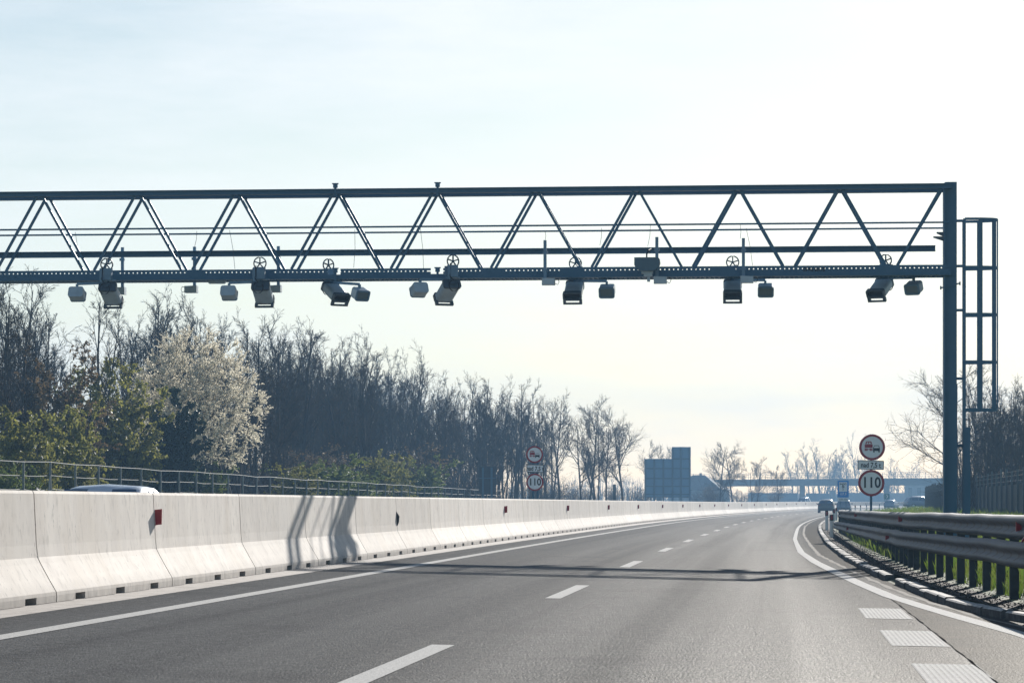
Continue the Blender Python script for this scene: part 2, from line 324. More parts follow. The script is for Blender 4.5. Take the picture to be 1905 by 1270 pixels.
def strip(name, fa, fb, m, y0, y1, dz, near=1.5):
    b = MB(); ys = yrange(y0, y1, near)
    n_ = 9 if 'road' in name else 2
    b.loft([[P(y, fa(y) + (fb(y) - fa(y)) * i / (n_ - 1), dz) for i in range(n_)] for y in ys], close=False)
    o = kind(b.build(name, m), 'structure'); ul = o.data.uv_layers.new(name='UVMap'); vv = o.data.vertices
    for lp_ in o.data.loops:
        c = vv[lp_.vertex_index].co; ul.data[lp_.index].uv = (c.x - xb(c.y), c.y)
    return o
K = lambda v: (lambda y: v)

# ------------------------------------------------------------------ the setting
b = MB(); b.add([(-1100, -70, -.6), (1100, -70, -.6), (1100, 1290, -.6), (-1100, 1290, -.6)], [(0, 1, 2, 3)]); kind(b.build('terrain', GROUND), 'structure')
b = MB(); secs = []
for y in yrange(-40, 1250, 2.0):
    k = KERBO(y)
    os_ = [-620, -250, -90, -50, -30, -22, -18, -15.5, -13.6, -12.6, -9, -5, -1, 3, 7, k - .3, k - .1, k + .02, k + .6, k + 1.6, k + 2.8, k + 4, k + 6, k + 9, k + 13, k + 25, k + 45, k + 120, k + 620]
    secs.append([(xb(y) + o, y, zg(y, o) - (0 if o > -12.6 else .0)) for o in os_])
b.loft(secs, close=False); kind(b.build('ground', GROUND), 'structure')
strip('road', K(.46), lambda y: INNER(y) + .05, ASPH, -30, 1200, 0, 2)
strip('opposite_road', K(-12.5), K(-1.2), ASPH, -30, 1200, 0, 4)
strip('gutter', K(-.74), K(.46), GUTTER, -30, 1200, -.004, 2)
strip('shoulder', lambda y: INNER(y) + .05, lambda y: KERBO(y) - .02, ASPH_DK, -30, 1200, -.002, 1)
strip('shoulder_patch', lambda y: 8.368 + .006 * math.sin(y * 5) + .002 * (39 - y), lambda y: INNER(y) + .05, ASPH_DK, 5, 37.5, .0018, .5)
strip('edge_line', K(1.22), K(1.41), PAINT, -20, 1100, .004)
strip('shoulder_line', lambda y: EDGE(y) - (.10 if y < 55 else max(.06, .10 - .0012 * (y - 55))), lambda y: EDGE(y) + (.10 if y < 55 else max(.06, .10 - .0012 * (y - 55))), PAINT, 0, 1100, .005, 1)
strip('dusty_seam', lambda y: INNER(y) - .035 + .02 * math.sin(y * 1.7) + .012 * math.sin(y * 4.1), lambda y: INNER(y) + .045 + .02 * math.sin(y * 2.3 + 1), DUST, 0, 400, .004, .5)
strip('lane_seam', lambda y: 5.04, lambda y: 5.052 + .004 * math.sin(y * 2.1), mat('seam', (.10, .097, .092), .85, c2=(.05, .048, .046), scale=9, spec=.05), 5, 130, .003, 1)
strip('verge_edge', lambda y: KERBO(y) + .16, lambda y: KERBO(y) + 1.55, SOIL, 5, 260, .085, 1)
b = MB()
for k in range(-1, 26):
    y0 = 18.2 + 17.4 * k
    ys = [y0 + 5.7 * i / 4 for i in range(5)]
    b.loft([[P(y, 4.46, .004), P(y, 4.63, .004)] for y in ys], close=False)
kind(b.build('lane_dashes', PAINT), 'structure')
b = MB()
for y0 in (7.7, 13.6, 19.4, 25.3, 31.3):              # ribbed wide merge marks: stripes across the driving direction's width
    ya, yb = y0, y0 + 3.1
    for i in range(11):
        o0 = 7.88 + .04 * i + (0.006 * (33 - y0) if y0 < 33 else 0)
        b.loft([[P(y, o0, .004), P(y, o0 + .021, .004)] for y in (ya, (ya + yb) / 2, yb)], close=False)
    b.loft([[P(y, 7.87 + (0.006 * (33 - y0)), .0025), P(y, 8.33 + (0.006 * (33 - y0)), .0025)] for y in (ya, yb)], close=False); b.m[-1] = 1
for i in range(len(b.f)):
    pass
kind(b.build('merge_marks', [PAINT, mat('worn_paint', (.42, .415, .40), .85, c2=(.16, .155, .15), scale=40, spec=.04)]), 'structure')
b = MB(); ys = [15 + .5 * i for i in range(50)]          # crack where the new surfacing joins the old
b.loft([[P(y, 8.36 + .006 * math.sin(y * 3) + (.002 * (39 - y)), .003), P(y, 8.372 + .006 * math.sin(y * 5) + .004 * math.sin(y * 11) + (.002 * (39 - y)), .003)] for y in ys], close=False)
kind(b.build('tar_joint', mat('tar', (.018, .017, .017), 1.0, spec=.0)), 'structure')
# kerb stones with joints; the drain gap splits the line
rnd = random.Random(5)
def kerb(y0, y1):
    b = MB(); y = y0
    while y < y1:
        ln = 1.0 if y < 110 else 2.0
        e = y + ln - .035
        j = rnd.uniform(-.012, .012); h = .085 + rnd.uniform(-.012, .008)
        b.loft([[P(q, KERBO(q) - .02 + j, -.05), P(q, KERBO(q) - .02 + j, h - .015), P(q, KERBO(q) + .0 + j, h), P(q, KERBO(q) + .12 + j, h), P(q, KERBO(q) + .13 + j, -.05)] for q in (y, e)], cap=True)
        y += ln
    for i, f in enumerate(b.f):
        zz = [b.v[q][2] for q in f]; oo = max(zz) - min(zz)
        b.m[i] = 0 if oo < .03 else 1  # pale level tops and dark upright sides paint in sun and shade
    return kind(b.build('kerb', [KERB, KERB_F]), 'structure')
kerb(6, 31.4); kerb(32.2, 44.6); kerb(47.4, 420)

# ------------------------------------------------------------------ median barrier: one 6 m element, copied
SEG = 6.07
prof = [(0, 0), (0, .065), (0, .066), (-.005, .10), (-.09, .24), (-.165, .37), (-.195, .43), (-.21, .55), (-.245, 1.05), (-.26, 1.078)]
def bsec(y, slot):
    h = []
    for i, (o, z) in enumerate(prof):
        if slot and i < 2: o = -.22
        h.append((o, z))
    full = h + [(-.74 - o, z) for o, z in reversed(h)]
    return [(o, y, z) for o, z in full]
b = MB(); G2 = SEG / 2 - .02; secs = [bsec(-G2, 0)]
for t in (-1.95, 0.05, 1.95):
    secs += [bsec(t - .23, 0), bsec(t - .23, 1), bsec(t + .23, 1), bsec(t + .23, 0)]
secs.append(bsec(G2, 0)); b.loft(secs, cap=True)
b.k = 1; b.box((-.37, 0, .034), (.412, SEG - .1, .058)); b.prism([(-.014, 0), (-.014, .09), (-.105, .25), (-.18, .38), (-.224, .55), (-.262, 1.05), (-.3, 1.066), (-.44, 1.066), (-.478, 1.05), (-.516, .55), (-.56, .38), (-.635, .25), (-.726, .09), (-.726, 0)], 'y', G2 - .005, SEG - G2 + .005)
segmesh = b
reflector_at = {2, 7, 11, 15, 20, 25}
segs = []; y = 31.4 - 3 * SEG * .996; i = 0
proto = None
while y < 680:
    a = hd(y + 3); ye = y + SEG * math.cos(a)
    X0, X1 = xb(y), xb(ye); ang = math.atan2(X1 - X0, ye - y)
    if proto is None:
        o = proto = segmesh.build('barrier_segment', [CONC, DARK])
    else:
        o = proto.copy(); COL.objects.link(o)
    ym = (y + ye) / 2
    o.location = ((X0 + X1) / 2, ym, zr(ym, 0)); o.rotation_euler = (0, R(1.146), -ang)
    segs.append(o); y = ye; i += 1
# hand out labels: joints that show in the photo count from its left edge
n0 = 2
special = {n0: 'pale concrete barrier element cut by the left edge of the photo', n0 + 1: 'streaked concrete barrier element in front of the silver blue car', n0 + 2: 'concrete barrier element with the large red reflector at its left end',
           n0 + 3: 'concrete barrier element with two slim gantry shadows near its right end', n0 + 4: 'concrete barrier element under the broad slanted gantry shadow', n0 + 5: 'plain barrier element right after the broad gantry shadow', n0 + 6: 'scuffed barrier element carrying the bent black reflector plate', n0 + 7: 'barrier element with a short black slot in its face'}
for i, o in enumerate(segs):
    o['category'] = 'concrete barrier'; o['group'] = 'concrete elements of the median barrier'
    if i < n0: o['label'] = 'near concrete barrier element left of the photo frame'
    elif i in special: o['label'] = special[i]
    elif i < n0 + 30: o['label'] = 'pale concrete median barrier element, %s from the left edge' % ordinal(i - n0)
    else: o['label'] = 'tiny far concrete barrier element in the bend, joints no longer visible'
rf = MB(); rf.prism([(0, 0), (.085, .012), (.085, .192), (0, .18)], 'y', -.012, .012); rf.k = 1; rf.box((.0, .035, .095), (.05, .07, .16))
rp0 = None
def seg_reflector(i, local_y, z=.70):
    global rp0
    if rp0 is None: o = rp0 = rf.build('reflector', [RED, RUBBER])
    else: o = rp0.copy(); COL.objects.link(o)
    o.parent = segs[i]; o.location = (-.235 + (z - .7) * .07, local_y, z); return o
for j in range(n0 + 2, len(segs) - 2, 4):
    if j == n0 + 6: continue
    seg_reflector(j, -SEG / 2 + .06)
b = MB(); b.tube([(-.225, -SEG / 2 + .05, .50), (-.20, -SEG / 2 + .02, .60), (-.20, -SEG / 2 - .0, .70), (-.24, -SEG / 2, .80)], [.010, .026, .036, .014], 8); b.build('bent_reflector', RUBBER, segs[n0 + 6])
b = MB(); b.box((-.235, .6, .62), (.02, .07, .28)); b.build('slot', RUBBER, segs[n0 + 7])

# ------------------------------------------------------------------ toll gantry
GX, GY = 9.26, 68.0
AX = Vector((-.99567, .09293, 0)); DP = Vector((.09293, .99567, 0)); ZV = Vector((0, 0, 1))
def sof(x, dep=0.0):
    k = (x - CX) / FPX; ox, oy = GX + DP.x * dep, GY + DP.y * dep
    return (ox - k * oy) / (-AX.x + k * AX.y)
def gp(s, dep, z): return Vector((GX, GY, 0)) + AX * s + DP * dep + ZV * z
def gzz(y, dep=0.0): return EYE + (HZ - y) * (GY + DP.y * dep) / FPX      # rows measured at the right end
BACK = .75; SL = 31.0; base_z = gz(GX, GY)
gan = thing('toll_gantry', 'dark blue steel truss gantry spanning the motorway', 'gantry', (GX, GY, base_z))
GM = Matrix.Translation(Vector((-GX, -GY, -base_z)))
def gpart(b, name, m=STEEL, parent=gan, smooth=False):
    b.xf(GM); return b.build(name, m, parent, smooth)
def gbar(b, s0, s1, dep, z0, z1, th):
    a, c = gp(s0, dep, (z0 + z1) / 2), gp(s1, dep, (z0 + z1) / 2); b.bar(a, c, th, z1 - z0)
zt1, zt0 = gzz(342.0), gzz(350.5); zb1, zbm, zb0 = gzz(492.5), gzz(503.5), gzz(511.5)
for dep in (0.0, BACK):
    b = MB(); gbar(b, -.0, SL, dep, zt0, zt1, .14); gbar(b, -.0, SL, dep, zt1 - .012, zt1 + .004, .24); gbar(b, 0, SL, dep, zt0 - .004, zt0 + .012, .24); gpart(b, 'top_chord')
b = MB(); gbar(b, 0, SL, 0, zb0, zbm, .14); gbar(b, 0, SL, 0, zb0 - .004, zb0 + .014, .22); g2 = MB()
for dd in (.16, .22, .28, .34, .40, .46, .52, .58, .64): gbar(g2, .1, SL - .1, dd, zb0 + .015, zb0 + .055, .02)
s = .3
while s < SL - .2:
    g2.bar(gp(s, .1, zb0 + .016), gp(s, BACK - .08, zb0 + .016), .035, .02); s += .1
gpart(g2, 'walkway_grating')
gaps = [(sof(634), sof(611)), (sof(825), sof(802))]
solid = [(s - .22, s + .22) for s in [sof(x) for x in (200, 365, 490, 920, 1064, 1348, 1652, 1010 + 60)]]
hz_ = (zb1 + zbm) / 2
runs = []; p = 0.0
for a, c in sorted(gaps): runs.append((p, a)); p = c
runs.append((p, SL))
for a, c in runs:
    gbar(b, a, c, -.05, zbm, hz_ - .012, .012); gbar(b, a, c, -.05, hz_ + .012, zb1, .012)
s = .1
while s < 23:
    a = s + .026; e = s + .094
    inrun = any(r0 <= a and e <= r1 for r0, r1 in runs)
    if inrun:
        gbar(b, a, e, -.05, hz_ - .012, hz_ + .012, .012)
        if any(q0 < s < q1 for q0, q1 in solid): gbar(b, s, a, -.05, hz_ - .012, hz_ + .012, .012)
    s += .094
gpart(b, 'bottom_chord')
b = MB(); gbar(b, 0, SL, BACK, zb0, zbm - .03, .14); gpart(b, 'bottom_chord')
b = MB(); zm1, zm0 = gzz(457.0, .8), gzz(467.5, .8); s0 = sof(1740, .8)
gbar(b, s0, SL, .80, zm0, zm1, .03); gbar(b, s0, SL, .74, zm1 - .012, zm1 + .003, .12); gbar(b, s0, SL, .74, zm0 - .003, zm0 + .012, .12); gpart(b, 'cable_channel')
for y, dep in ((413.5, .0), (424.2, .9)):
    b = MB(); b.tube([gp(.05, dep, gzz(y, dep)), gp(SL, dep, gzz(y, dep))], .021, 6); gpart(b, 'handrail')
per = (sof(256) - sof(1563)) / 7.0
apex0 = sof(1563)
def brace(s0, z0, s1, z1, dep):
    b = MB(); b.bar(gp(s0, dep, z0), gp(s1, dep, z1), .05, .055); gpart(b, 'diagonal_brace')
for dep in (0.0, BACK):
    for k in range(-1, 13):
        ap = apex0 + per * k
        if k >= 0:
            brace(ap - .06, zt0, ap - per / 2 + .12, zb1, dep)
        if ap + per / 2 < SL and k >= 0: brace(ap + .06, zt0, ap + per / 2 - .12, zb1, dep)
        if k == -1: brace(sof(1750, dep), zt0, ap + per / 2 - .12, zb1, dep)
for k in range(0, 14):                                   # cross ties between the two faces
    b = MB(); s_ = apex0 + per * k
    b.bar(gp(s_, .06, zt0 + .05), gp(s_, BACK - .06, zt0 + .05), .05, .05)
    if s_ < SL: gpart(b, 'cross_tie')
def column(s, name='column'):
    zt = gzz(337.5); b = MB()
    # an H section seen flange on, with a strip standing proud at its inner edge
    for f, d, w_, z in ((0, .06, .25, 0), (0, .66, .25, 0)):
        pass
    z0 = base_z - .2
    b.box(gp(s, .36, (zt + z0) / 2), (.245, .5, zt - z0), Matrix.Rotation(-.0931, 3, 'Z'))
    b.box(gp(s + .139, .30, (zt - .03 + z0) / 2), (.028, .62, zt - z0 - .03), Matrix.Rotation(-.0931, 3, 'Z'))
    b.box(gp(s, .36, base_z + .02), (.5, .8, .05), Matrix.Rotation(-.0931, 3, 'Z'))
    gpart(b, name, STEEL)
column(0.0); column(SL)
# clamp bolts and the band round the column, small lamps
for x in (625, 815):
    for yy, dz in ((347, .12), (507, .06)):
        b = MB(); z = gzz(yy); s_ = sof(x)
        b.box(gp(s_, -.09, z), (.05, .04, .2), None); b.tube([gp(s_, -.09, z + .08), gp(s_, -.09, z + .16)], .05, 8); b.box(gp(s_, -.09, z + .17), (.14, .03, .025)); gpart(b, 'clamp')
b = MB(); z = gzz(532); b.bar(gp(-.17, .08, z + .06), gp(.2, .08, z - .03), .02, .03); b.tube([gp(-.17, .08, z + .06), gp(-.2, .08, z + .06)], .04, 8); b.tube([gp(.2, .08, z - .03), gp(.23, .08, z - .03)], .04, 8); gpart(b, 'clamp_band')
for yy, l_ in ((435, .17), (443, .24)):
    b = MB(); z = gzz(yy); b.prism([(0, -.02), (l_, .06), (l_, .085), (.05, .085), (0, .05)], 'y', -.04, .04)
    M_ = Matrix.Translation(gp(.13, .1, z - .04)) @ Matrix.Rotation(math.pi, 4, 'Z'); b.xf(M_); gpart(b, 'column_lamp', HOUS_DK)
# ladder with safety cage
lad = bpy.data.objects.new('ladder', None); COL.objects.link(lad); lad.parent = gan
LR = Matrix.Rotation(-.0931, 3, 'Z')
def lp(x, dep, z): return gp(sof(x, .36), dep, z)
zl = gzz(408, .36)
for dep in (.16, .56):
    b = MB(); b.bar(lp(1793.5, dep, base_z - .1), lp(1793.5, dep, zl), .055, .03); gpart(b, 'ladder_rail', STEEL, lad)
b = MB(); z0, z1 = base_z - .1, gzz(795, .36); b.box(lp(1799, .36, (z0 + z1) / 2), (.12, .46, z1 - z0), LR); gpart(b, 'ladder_guard_plate', STEEL, lad)
z = base_z + .3
while z < zl - .1:
    b = MB(); b.tube([lp(1793.5, .16, z), lp(1793.5, .56, z)], .014, 6); gpart(b, 'rung', STEEL, lad); z += .28
def cage(z, hgt):
    b = MB(); pts = []
    for i in range(13):
        t = -math.pi / 2 + math.pi * i / 12
        pts.append((.70 * math.cos(t) ** .7 if math.cos(t) > 0 else 0, .36 * math.sin(t)))
    secs = []
    for u, v in pts:
        pt = lp(1793.5, .36 + v, z) - AX * u; n_ = (Vector((0, 0, 0)) - AX * math.cos(math.atan2(v, max(u, 1e-3))) + DP * math.sin(math.atan2(v, max(u, 1e-3)))) * .006
        secs.append([pt - n_ - ZV * hgt / 2, pt + n_ - ZV * hgt / 2, pt + n_ + ZV * hgt / 2, pt - n_ + ZV * hgt / 2])
    b.loft(secs, cap=True); gpart(b, 'cage_hoop', STEEL, lad)
for yy in (410, 499, 586, 674, 762.5): cage(gzz(yy, .36), .055)
zc0, zc1 = gzz(764, .36), gzz(408, .36)
for u, v, wd in ((.33, .335, .085), (.33, -.335, .085), (.63, .2, .07), (.63, -.2, .07), (.70, 0, .03)):
    b = MB(); pt = lp(1793.5, .36 + v, 0) - AX * u; b.box(pt + ZV * (zc0 + zc1) / 2, (wd, .008, zc1 - zc0), LR); gpart(b, 'cage_strap', STEEL, lad)
for yy in (411, 495, 577, 704, 829):
    b = MB(); z = gzz(yy, .36); b.bar(gp(-.1, .36, z), lp(1793.5, .36, z), .05, .055); gpart(b, 'ladder_bracket', STEEL, lad)
# faint stencilled number on the bottom chord
tx = text('OPAS 00118', .125, SIGN_K, gan, (0, 0, 0), 'stencilled_number', sx=.72, bold=.003)
pt = gp(sof(1514), -.062, gzz(500)); tx.location = pt - Vector((GX, GY, base_z)); tx.rotation_euler = (R(90), 0, -.0931)

# ---- cameras with flood lights on the gantry
def rrect(w_, h_, r, n=4):
    out = []
    for cx_, cy_, a0 in ((w_ / 2 - r, h_ / 2 - r, 0), (-w_ / 2 + r, h_ / 2 - r, 90), (-w_ / 2 + r, -h_ / 2 + r, 180), (w_ / 2 - r, -h_ / 2 + r, 270)):
        for i in range(n + 1):
            a = R(a0 + 90 * i / n); out.append((cx_ + r * math.cos(a), cy_ + r * math.sin(a)))
    return out
def frame(b, outer, inner, y0, y1):
    n = len(outer); vs = []
    for y_ in (y0, y1): vs += [(u, y_, v) for u, v in outer] + [(u, y_, v) for u, v in inner]
    fs = []
    for i in range(n):
        j = (i + 1) % n
        fs += [(i, j, n + j, n + i), (2 * n + j, 2 * n + i, 3 * n + i, 3 * n + j), (j, i, 2 * n + i, 2 * n + j), (n + i, n + j, 3 * n + j, 3 * n + i)]
    b.add(vs, fs)
def make_camera_unit():
    """looks along local -Y; the bracket clamps the chord behind it"""
    t = thing('toll_camera', '', 'toll camera')
    hmat = Matrix.Translation((0, -.02, -.21)) @ Matrix.Rotation(R(31), 4, 'X')
    h = MB(); h.prism([(u, v) for u, v in rrect(.385, .20, .06)], 'y', -.40, .08); h.xf(hmat); ho = h.build('housing', HOUS, t)
    h = MB(); fr_o = [(u, v - .035) for u, v in rrect(.41, .30, .05)]; fr_i = [(u, v + .015) for u, v in rrect(.31, .15, .03)]
    # front frame: opening for the lens above, a see-through slot in the lip below
    frame(h, [(u, v + .03) for u, v in rrect(.41, .20, .045)], [(u, v + .035) for u, v in rrect(.34, .125, .03)], -.49, -.40)
    for sgn in (-1, 1): h.box((sgn * .175, -.445, -.115), (.06, .06, .1))
    h.box((0, -.445, -.155), (.33, .05, .028)); h.xf(hmat); h.build('front_frame', HOUS_DK, ho)
    h = MB(); h.box((0, -.406, .035), (.32, .012, .12)); h.xf(hmat); h.build('lens_window', GLASS_DK, ho)
    h = MB(); h.prism(rrect(.40, .22, .05), 'y', .08, .14); h.box((0, .155, .0), (.12, .05, .09)); h.xf(hmat); h.build('rear_cover', HOUS_DK, ho)
    h = MB(); h.box((0, .02, -.08), (.05, .05, .26)); h.build('mount_post', STEEL, t)
    h = MB(); h.box((-.02, .11, .12), (.17, .12, .25)); h.box((.13, .10, .12), (.09, .03, .20)); h.box((.115, .18, .09), (.05, .05, .30)); h.box((-.04, .03, -.01), (.26, .18, .03)); h.build('bracket', [STEEL_LT], t)
    h = MB()
    ring = [(.132 * math.cos(a), 0, .132 * math.sin(a)) for a in [2 * math.pi * i / 24 for i in range(25)]]
    h.tube(ring, .015, 6, False)
    for i in range(5):
        a = R(90 + 72 * i); h.bar((0, 0, 0), (.13 * math.cos(a), 0, .13 * math.sin(a)), .026, .026)
    h.tube([(0, -.02, 0), (0, .02, 0)], .025, 8); h.build('hand_wheel', HOUS_DK, t, loc=(.0, .14, .325))
    h = MB(); h.bar((.03, .03, -.06), (.70, .0, -.075), .05, .055); h.box((.70, 0, -.13), (.05, .05, .10)); h.build('arm', STEEL_LT, t)
    im = Matrix.Translation((.71, -.02, -.29)) @ Matrix.Rotation(R(24), 4, 'X')
    h = MB(); h.prism(rrect(.33, .24, .05), 'y', -.10, .12); h.xf(im); io = h.build('flood_light', HOUS, t)
    h = MB(); frame(h, rrect(.345, .25, .05), rrect(.27, .17, .02), -.13, -.095); h.xf(im); h.build('light_frame', STEEL_LT, io)
    h = MB(); h.box((0, -.103, 0), (.28, .012, .18)); h.xf(im); h.build('light_glass', mat('flood_glass', (.17, .22, .23), .3), io)
    h = MB(); c = [(.02 + .11 * math.sin(a), .24, -.20 + .12 * math.cos(a)) for a in [2 * math.pi * i / 14 for i in range(13)]]
    h.tube([(.08, .18, .28), (.10, .2, 0)] + c, .010, 5); h.build('cable', RUBBER, t)
    return t
cu = make_camera_unit(); first = True
for x, y, away, yaw, lab in ((202, 521, 1, -9, 'grey toll camera seen from behind in front of the bare wood, leftmost on the gantry'),
                             (486, 519, 1, -7, 'grey toll camera seen from behind right of the blossoming tree, its lamp to the left'),
                             (617, 520, 0, 33, 'grey toll camera facing us and turned to the right, beside the first clamp'),
                             (838, 515, 1, 24, 'grey toll camera seen from behind, turned left, with a long loose cable'),
                             (1069, 517, 0, -8, 'grey toll camera facing us left of the rounded scanner box'),
                             (1363, 515, 0, -4, 'grey toll camera facing us with an antenna box over its arm'),
                             (1643, 512, 0, -29, 'grey toll camera facing us and turned left, nearest the column')):
    o = cu if first else dup(cu); first = False
    dep = -.32 if away else 1.02
    o.location = gp(sof(x, dep), dep, gzz(y, dep) - (.01 * sof(x, dep) * 0))
    # keep the row: the beam climbs away from us to the left
    o.rotation_euler = (0, 0, R(yaw) - .0931 * 0 + (math.pi if away else 0)); o['label'] = lab; o['group'] = 'toll cameras with flood lights under the gantry'
    Yc = o.location.y; o.location.z = pz(y, Yc)
cu0 = None
def antenna(x, ytop, ybot, bx, dep, flip, lab):
    global cu0
    if cu0 is None:
        t = thing('antenna_unit', '', 'antenna', group='antenna boxes on posts along the gantry')
        h = MB(); h.box((0, 0, .42), (.065, .05, .84)); h.box((0, .04, .22), (.12, .05, .05)); h.box((0, .04, .60), (.11, .05, .05)); h.build('post', STEEL_LT, t)
        h = MB(); h.prism([(-.06, -.07), (.21, -.07), (.21, .06), (-.06, .07)], 'y', -.12, .10); h.build('box', HOUS, t)
        h = MB(); h.tube([(.2, 0, -.03), (.27, .02, -.06), (.30, 0, .0), (.27, .03, .05), (.2, .0, .04)], .007, 5); h.build('cable', RUBBER, t)
        cu0 = t; o = t
    else: o = dup(cu0)
    Yc = gp(sof(x, dep), dep, 0).y; zb_ = pz(ybot, Yc); zt_ = pz(ytop, Yc)
    o.location = gp(sof(x, dep), dep, zb_); o.rotation_euler = (0, 0, (math.pi if flip else 0) - .0931); o.scale = (1, 1, (zt_ - zb_) / .84); o['label'] = lab
for a in ((1014, 447, 524, 0, -.2, 0, 'small antenna box on a tall post left of the camera with a long arm'), (1222, 441, 521, 0, -.2, 0, 'small antenna box on a post right of the rounded scanner box'),
          (1383, 443, 520, 0, -.2, 0, 'small antenna box on a post between a camera and its flood light'), (228, 460, 541, 0, 1.0, 1, 'dark antenna box on a post beside the leftmost toll camera'),
          (362, 459, 538, 0, 1.0, 1, 'dark antenna box alone between the two left toll cameras'), (518, 458, 537, 0, 1.0, 1, 'dark antenna box on a post just right of the second toll camera')): antenna(*a)
t = thing('scanner', 'rounded blue grey scanner box on the lower beam of the gantry', 'scanner', gp(sof(1204, -.3), -.3, pz(490, 68)), (0, 0, -.0931))
h = MB(); h.prism([(-.265, .14), (-.265, -.02), (-.24, -.07), (-.18, -.12), (-.11, -.145), (.13, -.145), (.20, -.11), (.25, -.05), (.275, .03), (.265, .11), (.235, .14)], 'y', -.18, .14); h.build('housing', mat('scanner_blue', (.085, .15, .20), .5, c2=(.07, .13, .175), scale=5, coord='obj'), t)
h = MB(); h.box((.0, .05, -.165), (.24, .2, .05)); h.box((.02, 0, -.22), (.18, .12, .06)); h.box((.03, 0, -.30), (.06, .06, .13)); h.build('mount', HOUS, t)
h = MB(); h.tube([(-.01, 0, .14), (-.01, 0, .22), (.02, .1, .30), (.06, .4, .36)], .018, 6); h.build('cable', RUBBER, t)
t = tag(MB().build('junction_box', HOUS), 'flat dark junction box under the lower beam, left of the second toll camera', 'junction box')
h = MB(); h.prism([(-.19, -.04), (.14, -.04), (.19, .0), (.19, .04), (-.19, .04)], 'y', -.12, .12); me = h.build('tmp', HOUS); t.data = me.data; bpy.data.objects.remove(me); t.location = gp(sof(405, .4), .4, pz(526, 70.2))
# thin cables hanging between rail and beam
b = MB()
for x0, y0, x1, y1 in ((140, 432, 143, 470), (427, 428, 437, 500), (366, 430, 362, 459), (660, 427, 658, 498), (782, 425, 788, 500), (1119, 424, 1116, 456), (1014, 430, 1014, 447), (1388, 424, 1400, 494), (1377, 418, 1377, 444), (1210, 418, 1205, 458)):
    Y = 68.3 + (1760 - x0) / 1760 * 1.9
    b.tube([(px(x0, Y), Y, pz(y0, Y)), (px((x0 + x1) / 2 + 1.5, Y), Y, pz((y0 + y1) / 2, Y)), (px(x1, Y), Y, pz(y1, Y))], .0045, 4)
b.xf(GM); b.build('hanging_cable', HOUS_DK, gan)

# ------------------------------------------------------------------ guardrail
def zrail(y): return float(np.interp(y, [0, 33, 118], [.0, 0, -.12]))
W = [(0, 0), (-.02, .008), (-.07, .035), (-.082, .06), (-.07, .085), (-.022, .112), (-.014, .135), (-.022, .158), (-.07, .185), (-.082, .21), (-.072, .232), (-.05, .254), (-.01, .266), (.055, .268)]
gr = thing('guardrail', 'double galvanised guardrail on dark posts along the right verge', 'guardrail', (xb(60) + RAILO(60), 60, 0))
def beam_mat():
    m = GALV.copy(); m.name = 'guardrail_beam'; n = m.node_tree.nodes; l = m.node_tree.links; b_ = n['Principled BSDF']
    old = b_.inputs['Base Color'].links[0].from_socket
    tcx = n.new('ShaderNodeTexCoord'); sp = n.new('ShaderNodeSeparateXYZ'); l.new(tcx.outputs['UV'], sp.inputs[0])
    def mth(op, a, v=None, c=None):
        q = n.new('ShaderNodeMath'); q.operation = op
        l.new(a, q.inputs[0])
        if isinstance(v, (int, float)): q.inputs[1].default_value = v
        elif v is not None: l.new(v, q.inputs[1])
        return q.outputs[0]
    fu = mth('FRACT', mth('MULTIPLY', sp.outputs[0], 1 / .9)); du = mth('ABSOLUTE', mth('SUBTRACT', fu, .5)); dv = mth('ABSOLUTE', mth('SUBTRACT', sp.outputs[1], .46))
    near = mth('MULTIPLY', mth('LESS_THAN', du, .12), mth('LESS_THAN', dv, .17))
    fu2 = mth('FRACT', mth('MULTIPLY', sp.outputs[0], 1 / 1.75)); du2 = mth('ABSOLUTE', mth('SUBTRACT', fu2, .5)); dv2 = mth('ABSOLUTE', mth('SUBTRACT', sp.outputs[1], .96))
    slot = mth('MULTIPLY', mth('LESS_THAN', du2, .07), mth('LESS_THAN', dv2, .035))
    tot = mth('MAXIMUM', near, slot)
    k = n.new('ShaderNodeMixRGB'); k.inputs[2].default_value = (.01, .01, .012, 1); l.new(tot, k.inputs[0]); l.new(old, k.inputs[1]); l.new(k.outputs[0], b_.inputs['Base Color'])
    return m
BEAM = beam_mat()
